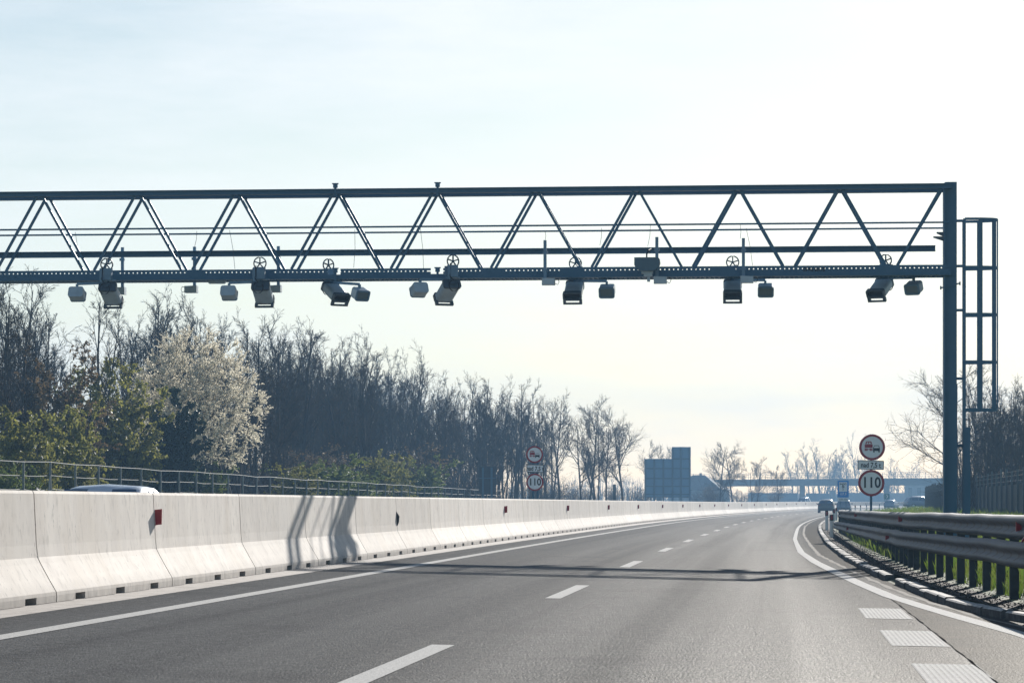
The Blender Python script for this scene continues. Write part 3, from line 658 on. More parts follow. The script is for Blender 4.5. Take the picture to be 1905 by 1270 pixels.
def beam(name, do, z0, y0, y1, extra):
    ys = [y0 + (y1 - y0) * i / 70 for i in range(71)]
    vs, fs, uv = [], [], []
    rr = random.Random(int(z0 * 100)); wob = [rr.uniform(-.008, .008) for _ in ys]
    n = len(W); u = 0; us = []
    for i, y_ in enumerate(ys):
        if i: u += math.hypot(y_ - ys[i - 1], xb(y_) - xb(ys[i - 1]))
        us.append(u)
        for side in (0, .006):
            for o_, z_ in W:
                vs.append((xb(y_) + RAILO(y_) + do + o_ + side + wob[i] * .6, y_, z0 + z_ + zrail(y_) + extra * (y_ - 33) / 85 + wob[i]))
    me = bpy.data.meshes.new(name); luv = []
    for i in range(len(ys) - 1):
        for s_ in (0, 1):
            for j in range(n - 1):
                a = i * 2 * n + s_ * n + j; q = (a, a + 1, a + 1 + 2 * n, a + 2 * n)
                U = [(us[i], j / (n - 1)), (us[i], (j + 1) / (n - 1)), (us[i + 1], (j + 1) / (n - 1)), (us[i + 1], j / (n - 1))]
                if s_ == 0: q = q[::-1]; U = U[::-1]
                fs.append(q); luv += U
        for j in (0, n - 1):
            a = i * 2 * n + j; fs.append((a, a + n, a + 3 * n, a + 2 * n)); luv += [(us[i] * 0 + .01, .3)] * 4
    for i in (0, len(ys) - 1):
        for j in range(n - 1):
            a = i * 2 * n + j; fs.append((a, a + 1, a + 1 + n, a + n)); luv += [(.01, .3)] * 4
    me.from_pydata([tuple(Vector(p) - gr.location) for p in vs], [], fs); ul = me.uv_layers.new(name='UVMap'); ul.data.foreach_set('uv', [c for q in luv for c in q])
    me.materials.append(BEAM); me.polygons.foreach_set('use_smooth', [True] * len(fs)); me.update()
    o = bpy.data.objects.new(name, me); COL.objects.link(o); o.parent = gr; return o
beam('upper_beam', .10, .715, 12, 113, 0); beam('lower_beam', -.03, .435, 12, 118, -.13)
pp = None; y = 13.0
while y < 118:
    X = xb(y) + RAILO(y); z0 = gz(X, y) - .2; z1 = .93 + zrail(y)
    if pp is None:
        b = MB(); b.prism([(-.05, -.06), (.05, -.06), (.05, -.052), (-.042, -.052), (-.042, .052), (.05, .052), (.05, .06), (-.05, .06)], 'z', 0, 1.0); b.k = 0
        pp = o = b.build('post', POSTM, gr)
    else: o = pp.copy(); COL.objects.link(o); o.parent = gr
    o.location = Vector((X + .14, y, z0)) - gr.location; o.scale = (1, 1, z1 - z0); o.rotation_euler = (0, 0, -hd(y)); y += 1.75
def rail_reflector(y, do, z, s=1.0):
    b = MB(); X = xb(y) + RAILO(y) + do
    b.prism([(-.0, -.045 * s), (.075 * s, -.03 * s), (.075 * s, .05 * s), (0, .06 * s)], 'y', -.012, .012)
    b.xf(Matrix.Translation(Vector((X - .08, y, z + zrail(y))) - gr.location)); o = b.build('reflector', RED, gr); return o
for y, do, z in ((34.2, .10, .85), (55.5, .10, .86), (86, .10, .86), (58, -.03, .50), (90, -.03, .46)): rail_reflector(y, do, z)
b = MB(); yy = 33.3; X = xb(yy) + RAILO(yy); b.bar((X + .0, yy, .70), (X + .1, yy, .86), .03, .02); b.xf(Matrix.Translation(-gr.location)); b.build('bent_bracket', RED, gr)

# ------------------------------------------------------------------ delineator posts
dl = None
def delineator(X, Y, hgt, lab):
    global dl
    if dl is None:
        t = thing('delineator_post', lab, 'marker post', group='white marker posts along the verge')
        b = MB(); b.prism(rrect(.12, .08, .03), 'z', -.1, .56); b.build('post', WHITE, t)
        b = MB(); b.prism(rrect(.124, .084, .03), 'z', .56, .76); b.build('dark_cap', SIGN_K, t)
        b = MB(); b.box((0, -.045, .66), (.05, .012, .13)); b.build('reflector', RED, t); dl = t; o = t
    else: o = dup(dl)
    o.location = (X, Y, gz(X, Y)); o.scale = (1, 1, hgt / .76); o['label'] = lab
delineator(px(1547, 100), 100, .72, 'white marker post with a dark top, nearest, in front of the guardrail end')
delineator(px(1538, 127), 127, .78, 'white marker post just left of the nearest one, by the kerb')
delineator(px(1551.5, 160), 160, .78, 'slim marker post right of the dark hatchback on the road')
delineator(px(1556, 200), 200, .78, 'far marker post between the dark hatchback and the radio sign')
for i, x in enumerate((1591, 1601, 1612, 1636)):
    Y = 330 + 25 * i; delineator(px(x, Y), Y, .85, ['tiny marker post left of the right speed sign, first of two', 'tiny marker post left of the right speed sign, second of two', 'tiny marker post touching the left of the right sign post', 'tiny marker post just right of the right sign post'][i])

# ------------------------------------------------------------------ signs
def disc(b, r, y0, y1, n=40):
    b.prism([(r * math.cos(2 * math.pi * i / n), r * math.sin(2 * math.pi * i / n)) for i in range(n)], 'y', y0, y1)
def ring(b, r0, r1, y0, y1, n=40):
    c = [(math.cos(2 * math.pi * i / n), math.sin(2 * math.pi * i / n)) for i in range(n)]; frame(b, [(u * r1, v * r1) for u, v in c], [(u * r0, v * r0) for u, v in c], y0, y1)
def car_icon(b, cx_, cz, s, y):
    def q(pts): b.prism([(cx_ + u * s, cz + v * s) for u, v in pts], 'y', y - .004, y)
    q([(-.5, 0), (.5, 0), (.5, -.42), (-.5, -.42)][::-1])
    q([(-.36, .38), (.36, .38), (.36, .30), (-.36, .30)][::-1]); q([(-.36, .34), (-.30, .34), (-.40, 0), (-.47, 0)][::-1]); q([(.30, .34), (.36, .34), (.47, 0), (.40, 0)][::-1])
    q([(-.48, -.42), (-.28, -.42), (-.28, -.62), (-.48, -.62)][::-1]); q([(.28, -.42), (.48, -.42), (.48, -.62), (.28, -.62)][::-1])
def truck_icon(b, cx_, cz, s, y):
    def q(pts): b.prism([(cx_ + u * s, cz + v * s) for u, v in pts], 'y', y - .004, y)
    q([(-.36, .72), (.36, .72), (.40, .60), (-.40, .60)][::-1]); q([(-.40, .60), (-.26, .60), (-.30, .38), (-.46, .38)][::-1]); q([(.26, .60), (.40, .60), (.46, .38), (.30, .38)][::-1]); q([(-.05, .6), (.05, .6), (.05, .38), (-.05, .38)][::-1]); q([(-.47, .38), (.47, .38), (.48, .33), (-.48, .33)][::-1])
    q([(-.56, .28), (.56, .28), (.56, -.18), (-.56, -.18)][::-1])
    for a in (-.56, -.34, .16, .38): q([(a, -.26), (a + .17, -.26), (a + .17, -.62), (a, -.62)][::-1])
    q([(-.16, -.36), (.16, -.36), (.16, -.46), (-.16, -.46)][::-1])
def overtaking_sign(Y, x1, y1, r1, xp, yp, wp, hp, x2, y2, r2, lab, two_posts, gy, rz):
    sc = Y / FPX; X0 = px(x2, Y)
    t = thing('overtaking_and_speed_sign', lab, 'road sign', (X0, Y, gy), (0, 0, rz))
    def Lc(x, y): return (px(x, Y) - X0, pz(y, Y) - gy)
    bp = MB()
    top = Lc(x1, y1)[1] + r1 * sc
    for dx in ((-.05, .09) if two_posts else (0,)):
        b = MB(); b.tube([(dx, .06, -.2), (dx, .06, top)], .036, 10); b.build('post', STEEL, t)
    for nm, (x, y, r) in (('no_overtaking_disc', (x1, y1, r1)), ('speed_limit_disc', (x2, y2, r2))):
        u, v = Lc(x, y); rr = r * sc
        b = MB(); disc(b, rr * .97, 0, .014); b.k = 1; ring(b, rr * .82, rr, -.006, .020); o = b.build(nm, [SIGN_W, SIGN_R], t, loc=(u, 0, v))
        if nm[0] == 'n':
            b = MB(); truck_icon(b, -rr * .27, rr * .06, rr * .54, -.001); b.build('truck_symbol', SIGN_R, o)
            b = MB(); car_icon(b, rr * .33, -rr * .06, rr * .52, -.001); b.build('car_symbol', SIGN_K, o)
        else:
            text('110', rr * 1.12, SIGN_K, o, (0, -.003, 0), 'lettering', sx=.86, bold=rr * .022)
    u, v = Lc(xp, yp); b = MB(); b.prism(rrect(wp * sc, hp * sc, .03), 'y', .002, .016); b.k = 1; frame(b, rrect(wp * sc, hp * sc, .03), rrect(wp * sc - .035, hp * sc - .035, .02), -.004, .018)
    o = b.build('weight_plate', [SIGN_W, SIGN_K], t, loc=(u, 0, v), rot=(0, R(1.5), 0))
    text('nad 7,5 t', hp * sc * .78, SIGN_K, o, (0, -.003, -.01), 'lettering', sx=.80, bold=.004)
    return t
overtaking_sign(98, 1622.5, 831.5, 24.3, 1620, 864.5, 49, 17, 1621, 898, 24.6, 'large no overtaking and 110 speed sign behind the right guardrail', False, gz(px(1621, 98), 98), R(2))
YM = 103; overtaking_sign(YM, 994.5, 845, 15.8, 995.5, 871, 32, 14.5, 995, 896.5, 16.2, 'smaller no overtaking and 110 sign standing behind the median barrier', True, zr(YM, -.4), R(-2))
# radio station sign
Y = 270; X0 = px(1568.5, Y); g_ = gz(X0, Y); sc = Y / FPX
t = thing('radio_sign', 'blue and white radio frequency sign on two posts by the verge', 'road sign', (X0, Y, g_))
for dx in (-5.2, 5.4):
    b = MB(); b.box((dx * sc, .05, (pz(893, Y) - g_) / 2 - .1), (.06, .06, pz(893, Y) - g_)); b.build('post', STEEL, t)
zc = lambda y_: pz(y_, Y) - g_
b = MB(); b.prism(rrect(21 * sc, 31.5 * sc, .05), 'y', 0, .02); o = b.build('blue_panel', SIGN_B, t, loc=(0, 0, zc(909)))
b = MB(); b.prism(rrect(15 * sc, 18 * sc, .01), 'y', -.006, .0); o2 = b.build('white_field', SIGN_W, o, loc=(0, 0, 3.8 * sc))
text('RADIO', 4.6 * sc, SIGN_K, o, (0, -.012, 9.0 * sc), 'lettering', sx=.9, bold=.006)
text('SI', 7.0 * sc, SIGN_K, o, (0, -.012, 4.0 * sc), 'lettering', sx=.9, bold=.014)
text('FM', 2.6 * sc, SIGN_K, o, (0, -.012, -1.4 * sc), 'lettering', sx=.9, bold=.004)
text('107,9', 6.4 * sc, SIGN_W, o, (0, -.008, -9.8 * sc), 'lettering', sx=.9)
b = MB(); b.prism(rrect(21 * sc, 6.6 * sc, .02), 'y', 0, .02); o = b.build('white_plate', SIGN_W, t, loc=(0, 0, zc(928.6)))
text('traffic info', 4.6 * sc, SIGN_K, o, (0, -.003, 0), 'lettering', sx=.85)
# chevron exit sign
Y = 430; X0 = px(1650, Y); g_ = gz(X0, Y); sc = Y / FPX
t = thing('chevron_sign', 'small teal arrow sign left of the pale far trucks', 'road sign', (X0, Y, g_))
b = MB(); b.box((0, .05, .6), (.07, .07, 1.6)); b.build('post', STEEL, t)
b = MB(); b.prism(rrect(10 * sc, 10.2 * sc, .03), 'y', 0, .02); o = b.build('panel', SIGN_T, t, loc=(0, 0, pz(923, Y) - g_))
b = MB(); b.prism([(-.12, .22), (.03, .22), (.18, 0), (.03, -.22), (-.12, -.22), (.03, 0)][::-1], 'y', -.006, 0); b.build('arrow_symbol', SIGN_W, o)
# big stepped sign seen from behind
Y = 400; sc = Y / FPX; X0 = px(1242, Y); g_ = gz(X0, Y)
t = thing('stepped_sign_back', 'huge stepped blue grey direction sign seen from behind', 'road sign', (X0, Y, g_))
q = lambda x, y_: (px(x, Y) - X0, pz(y_, Y) - g_)
b = MB(); b.prism([q(1199.5, 924.5), q(1285, 924.5), q(1285, 831), q(1250, 831), q(1250, 853), q(1199.5, 853)], 'y', 0, .05); b.build('panel', SIGN_BACK, t)
for x, yt in ((1200.5, 853), (1217, 853), (1234, 853), (1251, 832), (1266.5, 832), (1283, 832)):
    b = MB(); u, v = q(x, yt); b.box((u, -.09, v / 2 - .1), (.22, .14, v + .1)); b.build('post', SIGN_SEAM, t)
for yy, xa in ((853, 1251), (871, 1200), (889.5, 1200), (904, 1200), (919, 1200), (924, 1200)):
    b = MB(); u0, v = q(xa, yy); u1, _ = q(1284.5, yy); b.bar((u0, -.03, v), (u1, -.03, v), .06, .13); b.build('rail', SIGN_SEAM, t)
b = MB(); u, v = q(1226, 926); b.box((u, -.4, v - .05), (.7, .03, .6)); b.build('small_plate', STEEL_LT, t)
# small sign back near the fence
Y = 215; sc = Y / FPX; X0 = px(906.5, Y); g_ = gz(X0, Y)
t = thing('small_sign_back', 'dark rectangular sign seen from behind at the end of the left fence', 'road sign', (X0, Y, g_))
b = MB(); b.prism([((890.5 - 906.5) * sc, pz(919, Y) - g_), ((923 - 906.5) * sc, pz(919, Y) - g_), ((923 - 906.5) * sc, pz(867, Y) - g_), ((890.5 - 906.5) * sc, pz(867, Y) - g_)], 'y', 0, .04); b.build('panel', SIGN_BK2, t)
for dx in (-8, 8):
    b = MB(); z1 = pz(868, Y) - g_; b.box((dx * sc, -.05, z1 / 2 - .1), (.14, .08, z1 + .1)); b.build('post', SIGN_SEAM, t)
b = MB(); b.bar((-15 * sc, -.03, pz(889, Y) - g_), (15 * sc, -.03, pz(889, Y) - g_), .04, .05); b.build('rail', SIGN_SEAM, t)
Y = 330; X0 = px(1143, Y); b = MB(); b.box((0, 0, .9), (.2, .2, 2.2)); b.box((0, 0, 2.0), (.32, .2, 1.9)); o = b.build('call_post', HOUS_DK); o.location = (X0, Y, gz(X0, Y)); o.scale.z = .9; tag(o, 'slim dark post standing alone between the bare trees and the stepped sign', 'post')

# ------------------------------------------------------------------ fences
fn = thing('wildlife_fence', 'grey wire fence on steel posts below the left wood', 'fence', (xb(150) - 14.5, 150, 0))
fl = fn.location.copy()
ys = []; y = 62
while y < 236: ys.append(y); y += 3.35
def ftop(y): return float(np.interp(y, [60, 93, 160, 225], [2.32, 2.3, 2.14, 2.0]))
fp = None; rnd = random.Random(3); tops = []
for y in ys:
    X = xb(y) - 14.5; g_ = gz(X, y); z1 = ftop(y) + rnd.uniform(-.03, .03); tops.append(z1)
    if fp is None:
        b = MB(); b.tube([(0, 0, -.2), (0, 0, 1.0)], .035, 6); fp = o = b.build('post', FPOST, fn)
    else: o = fp.copy(); COL.objects.link(o); o.parent = fn
    o.location = Vector((X, y, g_)) - fl; o.scale = (1, 1, z1 - g_)
for y in (ys[10], ys[21], ys[33]):
    X = xb(y) - 14.5; b = MB(); b.tube([(X, y, ftop(y) - .25), (X, y + .9, gz(X, y))], .022, 5); b.tube([(X, y, ftop(y) - .25), (X, y - .9, gz(X, y))], .022, 5); b.xf(Matrix.Translation(-fl)); b.build('brace', FPOST, fn)
for fr, rad, sag in ((1.0, .013, .0), (.80, .011, .03), (.60, .011, .07), (.42, .003, .05), (.28, .003, .05), (.14, .003, .05)):
    b = MB(); pts = []
    for i in range(len(ys) - 1):
        for k in range(4):
            u = k / 4; y = ys[i] + u * (ys[i + 1] - ys[i]); X = xb(y) - 14.5 - .03; g_ = gz(X, y); z1 = tops[i] * (1 - u) + tops[i + 1] * u
            pts.append((X, y, g_ + (z1 - g_) * fr - sag * 4 * u * (1 - u) * (.6 + .4 * math.sin(i * 2.3))))
    b.tube(pts, rad, 4, False); b.xf(Matrix.Translation(-fl)); b.build('wire', WIRE, fn)
sf = thing('screen_fence', 'dark screened fence with tall thin posts behind the gantry column', 'fence', (xb(170) + 17, 170, 0)); fl = sf.location.copy(); fp = None
ys = []; y = 92.0
while y < 292: ys.append(y); y += 3.7
b = MB(); secs = []
for y in yrange(92, 291, 3):
    X = xb(y) + 17.06; g_ = gz(X, y); h_ = float(np.interp(y, [92, 150, 290], [1.35, 1.35, 1.55])); secs.append([(X, y, g_ - .1), (X, y, g_ + h_), (X + .03, y, g_ + h_), (X + .03, y, g_ - .1)])
b.loft(secs, cap=True); b.xf(Matrix.Translation(-fl)); b.build('screen', SCREEN, sf)
for y in ys:
    X = xb(y) + 17; g_ = gz(X, y)
    if fp is None:
        b = MB(); b.box((0, 0, .45), (.09, .07, 1.1)); fp = o = b.build('post', FPOST_D, sf)
    else: o = fp.copy(); COL.objects.link(o); o.parent = sf
    o.location = Vector((X, y, g_)) - fl; o.scale = (1, 1, 2.0 + rnd.uniform(-.08, .12))
for fr in (1.5, 1.72, 1.9):
    b = MB(); b.tube([(xb(y) + 17, y, gz(xb(y) + 17, y) + fr) for y in ys], .006, 4, False); b.xf(Matrix.Translation(-fl)); b.build('wire', WIRE, sf)

# ------------------------------------------------------------------ vehicles
def wheel(parent, x, y, r=.32):
    b = MB(); b.tube([(x - .1, y, r), (x + .1, y, r)], r, 20); wo = b.build('wheel', RUBBER, parent)
    b = MB(); sgn = 1 if x > 0 else -1; b.tube([(x + sgn * .09, y, r), (x + sgn * .108, y, r)], r * .62, 16); b.build('rim', HOUS, wo)
def car(name, lab, cat, paintm, loc, rz, suv=0.0):
    t = thing(name, lab, cat, loc, (0, 0, rz))
    H_ = 1.46 + suv
    S = [(-2.12, .40, .78, .80, .74, .70), (-2.08, .30, .92, .94, .86, .78), (-1.98, .24, .98, 1.02, .88, .78), (-1.62, .22, .99, H_ - .10, .89, .64), (-1.0, .22, .98, H_ - .01, .90, .67), (-.2, .22, .97, H_, .90, .68), (.35, .22, .96, H_ - .05, .90, .66), (1.02, .22, .95, .99, .89, .72), (1.7, .24, .86, .90, .86, .74), (2.02, .30, .72, .76, .80, .68), (2.14, .36, .55, .58, .66, .58)]
    def sec(y_, zb_, zm_, zt_, wb, wt):
        return [(-wb * .92, y_, zb_), (-wb, y_, zb_ + (zm_ - zb_) * .35), (-wb, y_, zb_ + (zm_ - zb_) * .8), (-wb * .965, y_, zm_), (-wt, y_, zt_ - .04 * (zt_ > zm_ + .1)), (-wt * .8, y_, zt_), (0, y_, zt_ + .035), (wt * .8, y_, zt_), (wt, y_, zt_ - .04 * (zt_ > zm_ + .1)), (wb * .965, y_, zm_), (wb, y_, zb_ + (zm_ - zb_) * .8), (wb, y_, zb_ + (zm_ - zb_) * .35), (wb * .92, y_, zb_)]
    SS = [sec(*q) for q in S]
    b = MB(); b.loft(SS, cap=True); b.build('body', paintm, t, smooth=True)
    def lerp(a, c, u): return tuple(a[i] * (1 - u) + c[i] * u for i in range(3))
    def pane(nm, q, off):
        n_ = (Vector(q[1]) - Vector(q[0])).cross(Vector(q[3]) - Vector(q[0])).normalized()
        if n_.dot(Vector(off)) < 0: n_ = -n_
        b = MB(); b.add([Vector(p) + n_ * .012 for p in q] + [Vector(p) - n_ * .02 for p in q], [(0, 1, 2, 3), (7, 6, 5, 4), (0, 4, 5, 1), (1, 5, 6, 2), (2, 6, 7, 3), (3, 7, 4, 0)]); b.build(nm, GLASS_CAR, t)
    A, B_ = S[6], S[7]; pane('windscreen', [(-.83, 1.00, 1.005), (.83, 1.00, 1.005), (.655, .40, H_ - .07), (-.655, .40, H_ - .07)], (0, 1, .5))
    pane('rear_window', [(-.74, -1.96, 1.06), (.74, -1.96, 1.06), (.60, -1.66, H_ - .14), (-.60, -1.66, H_ - .14)], (0, -1, .4))
    for sg in (-1, 1):
        for ya, yb_ in ((-1.5, -.62), (-.52, .38)):
            def q(y_, u):
                i = max(k for k in range(len(S) - 1) if S[k][0] <= y_); f_ = (y_ - S[i][0]) / (S[i + 1][0] - S[i][0])
                lo = lerp(SS[i][3], SS[i + 1][3], f_); up = lerp(SS[i][4], SS[i + 1][4], f_); r_ = lerp(lo, up, u); return (abs(r_[0]) * sg, r_[1], r_[2])
            pane('side_window', [q(ya, .12), q(yb_, .12), q(yb_ - .06, .88), q(ya + .1, .88)], (sg, 0, .2))
    for sg in (-1, 1):
        b = MB(); b.box((sg * .68, -2.06, .82), (.30, .08, .16)); b.build('tail_light', TAIL, t)
        b = MB(); b.box((sg * .60, 1.99, .66), (.30, .10, .12)); b.build('headlight', HEADL, t)
        b = MB(); b.box((sg * .97, .72, .98), (.18, .10, .13)); b.build('wing_mirror', paintm, t)
        for yy in (-1.32, 1.34): wheel(t, sg * .80, yy)
    b = MB(); b.box((0, -2.105, .62), (.5, .02, .11)); b.build('number_plate', SIGN_W, t)
    b = MB(); b.box((0, -2.09, .40), (1.5, .08, .2)); b.build('bumper', RUBBER, t)
    return t
def on_road(x, Y): X = px(x, Y); return (X, Y, zr(Y, X - xb(Y)))
X = xb(59) - 4.75; car('silver_car', 'silver blue car beyond the median barrier, only its roof showing', 'car', CAR_S, (px(197, 58.5), 58.5, zr(58.5, px(197, 58.5) - xb(58.5)) - .03), math.pi - hd(58) - .03, -.06)
car('dark_hatchback', 'dark hatchback driving away in the bend, left of the radio sign', 'car', CAR_D, on_road(1537.5, 358), -hd(358))
car('blue_car', 'blue grey car driving away behind the posts of the radio sign', 'car', CAR_B, on_road(1570, 405), -hd(405))
car('far_blue_car', 'small blue car far off, right of the right speed sign', 'car', CAR_B, on_road(1658.5, 545), -hd(545) - .1)
car('far_white_car', 'white car farthest along the bend, just above the small blue car', 'car', CAR_W, on_road(1661, 640), -hd(620) - .1)
car('ramp_car', 'wide dark car partly hidden by the grass hump beside the screen fence', 'car', CAR_B, (px(1712, 430), 430, gz(px(1712, 430), 430) - .1), R(-75), .1)
def truck(name, lab, X, Y, rz, m, cabm, ln=13.6):
    t = thing(name, lab, 'truck', (X, Y, .1), (0, 0, rz))
    b = MB(); b.box((0, 0, 2.55), (2.5, ln, 2.75)); b.build('trailer', m, t)
    b = MB(); b.box((0, 0, 1.05), (2.3, ln, .22)); b.box((0, -ln * .2, .8), (2.2, 3.0, .3)); b.build('chassis', HOUS_DK, t)
    b = MB(); y0 = ln / 2 + .5; b.prism([(y0, .5), (y0 + 2.2, .5), (y0 + 2.25, 1.9), (y0 + 2.0, 3.2), (y0 + .8, 3.75), (y0, 3.75)], 'x', -1.22, 1.22); cb = b.build('cab', cabm, t)
    b = MB(); b.prism([(y0 + 2.262, 1.9), (y0 + 2.29, 1.9), (y0 + 2.06, 3.1), (y0 + 2.03, 3.1)], 'x', -1.1, 1.1); b.build('windscreen', GLASS_CAR, cb)
    for yy in (-ln * .38, -ln * .28, -ln * .18, ln / 2 + 1.3):
        for sg in (-1, 1):
            b = MB(); b.tube([(sg * 1.0, yy, .5), (sg * 1.25, yy, .5)], .5, 16); b.build('wheel', RUBBER, t)
    return t
truck('articulated_truck', 'long dark blue truck trailer left of the near bridge pier', px(1438, 900), 900, R(-80), TARP, CAR_W)
truck('articulated_truck', 'grey truck with a pale cab just right of the near bridge pier', px(1525, 930), 930, R(-78), TARP, TARP_L, 7.5)
truck('articulated_truck', 'pale truck under the bridge between radio sign and right speed sign', px(1601, 880), 880, R(-80), TARP_L, TARP_L, 12)
truck('articulated_truck', 'pale truck right of the teal arrow sign', px(1676, 900), 900, R(-80), TARP_L, CAR_W, 8)
X = px(1494, 640); t = car('white_van', 'white van roof showing over the barrier right of the bridge pier', 'van', CAR_W, (X, 640, .3), R(150), .5)

# ------------------------------------------------------------------ bridge and buildings
A = Vector((px(1270, 830), 830, 0)); Bv = Vector((px(1960, 745), 745, 0)); d = (Bv - A).normalized(); n_ = Vector((-d.y, d.x, 0))
br = thing('road_bridge', 'concrete road bridge crossing the motorway in the haze', 'bridge', tuple(A))
b = MB(); b.bar(A + ZV * 6.15 + n_ * 4, Bv + ZV * 6.15 + n_ * 4, 8.0, 1.35); b.bar(A + ZV * 6.95 + n_ * -.15, Bv + ZV * 6.95 + n_ * -.15, .5, .4); b.xf(Matrix.Translation(-A)); b.build('deck', BRIDGE, br)
for x in (1486.5, 1643):
    k = (x - CX) / FPX; u = (k * A.y - A.x) / (d.x - k * d.y); c = A + d * u + n_ * 1.2; b = MB(); b.prism(rrect(1.35, 1.0, .3), 'z', -.5, 5.5); b.xf(Matrix.Translation(c - A)); b.build('pier', BRIDGE, br)
b = MB(); b.box(Bv + n_ * 4 + d * -3 + ZV * 3 - A, (14, 8, 5.4)); b.build('abutment', BRIDGE, br)
ln = (Bv - A).length; rl = None; u = 0
while u < ln:
    b_ = A + d * u
    if rl is None:
        b = MB(); b.box((0, 0, .75), (.09, .09, 1.5)); rl = o = b.build('railing_post', STEEL_LT, br)
    else: o = rl.copy(); COL.objects.link(o); o.parent = br
    o.location = b_ + ZV * 7.1 - A; u += 1.9
for z in (7.7, 8.2, 8.6):
    b = MB(); b.bar(A + ZV * z, Bv + ZV * z, .05, .06); b.xf(Matrix.Translation(-A)); b.build('handrail', STEEL_LT, br)
def house(name, lab, X, Y, rz, w_, l_, he, hr, wm, rm):
    t = thing(name, lab, 'house', (X, Y, 0), (0, 0, rz))
    b = MB(); b.box((0, 0, he / 2 - .3), (w_, l_, he + .2)); b.build('wall', wm, t)
    b = MB(); k = .5
    a, c, e = w_ / 2 + k, l_ / 2 + k, l_ / 2 - w_ * .42
    b.add([(-a, -c, he), (a, -c, he), (a, c, he), (-a, c, he), (0, -e, hr), (0, e, hr), (-a, -c, he - .2), (a, -c, he - .2), (a, c, he - .2), (-a, c, he - .2)], [(0, 1, 4), (1, 2, 5, 4), (2, 3, 5), (3, 0, 4, 5), (0, 6, 7, 1), (1, 7, 8, 2), (2, 8, 9, 3), (3, 9, 6, 0), (9, 8, 7, 6)])
    b.build('roof', rm, t)
    for yy in (-l_ / 4, l_ / 4):
        for sg in (-1, 1):
            b = MB(); b.box((sg * w_ / 2, yy, he * .55), (.08, 1.1, 1.2)); b.build('window', GLASS_DK, t)
    b = MB(); b.box((0, -l_ / 2, 1.0), (1.2, .1, 2.2)); b.build('door', HOUS_DK, t)
    b = MB(); b.box((w_ * .2, 0, hr - .2), (.5, .5, 1.4)); b.build('chimney', PLASTER, t)
house('dark_roofed_house', 'house with a dark gabled roof right of the stepped sign', px(1300, 740), 740, R(75), 11, 12, 4.2, 7.6, BRIDGE, ROOF)
t = thing('hall_building', 'pale flat hall building beyond the bridge beside the screen fence', 'building', (px(1718, 880), 880, 0), (0, 0, R(-6)))
b = MB(); b.box((0, 4, 3.2), (10, 8, 6.6)); b.build('wall', PLASTER, t); b = MB(); b.box((0, 4, 6.6), (10.4, 8.4, .3)); b.build('roof', BRIDGE, t)
for i in range(4):
    b = MB(); b.box((-3.6 + 2.4 * i, -.02, 3.6), (.9, .08, 3.6)); b.build('window', GLASS_DK, t)
t = thing('silo_block', 'tall grey storage block behind the radio sign', 'silo', (px(1549, 900), 900, 0))
b = MB(); b.prism(rrect(1.7, 1.7, .3), 'z', -.3, 4.5); b.build('shaft', BRIDGE, t); b = MB(); b.prism(rrect(1.9, 1.9, .3), 'z', 4.5, 4.75); b.build('cap', BRIDGE, t)

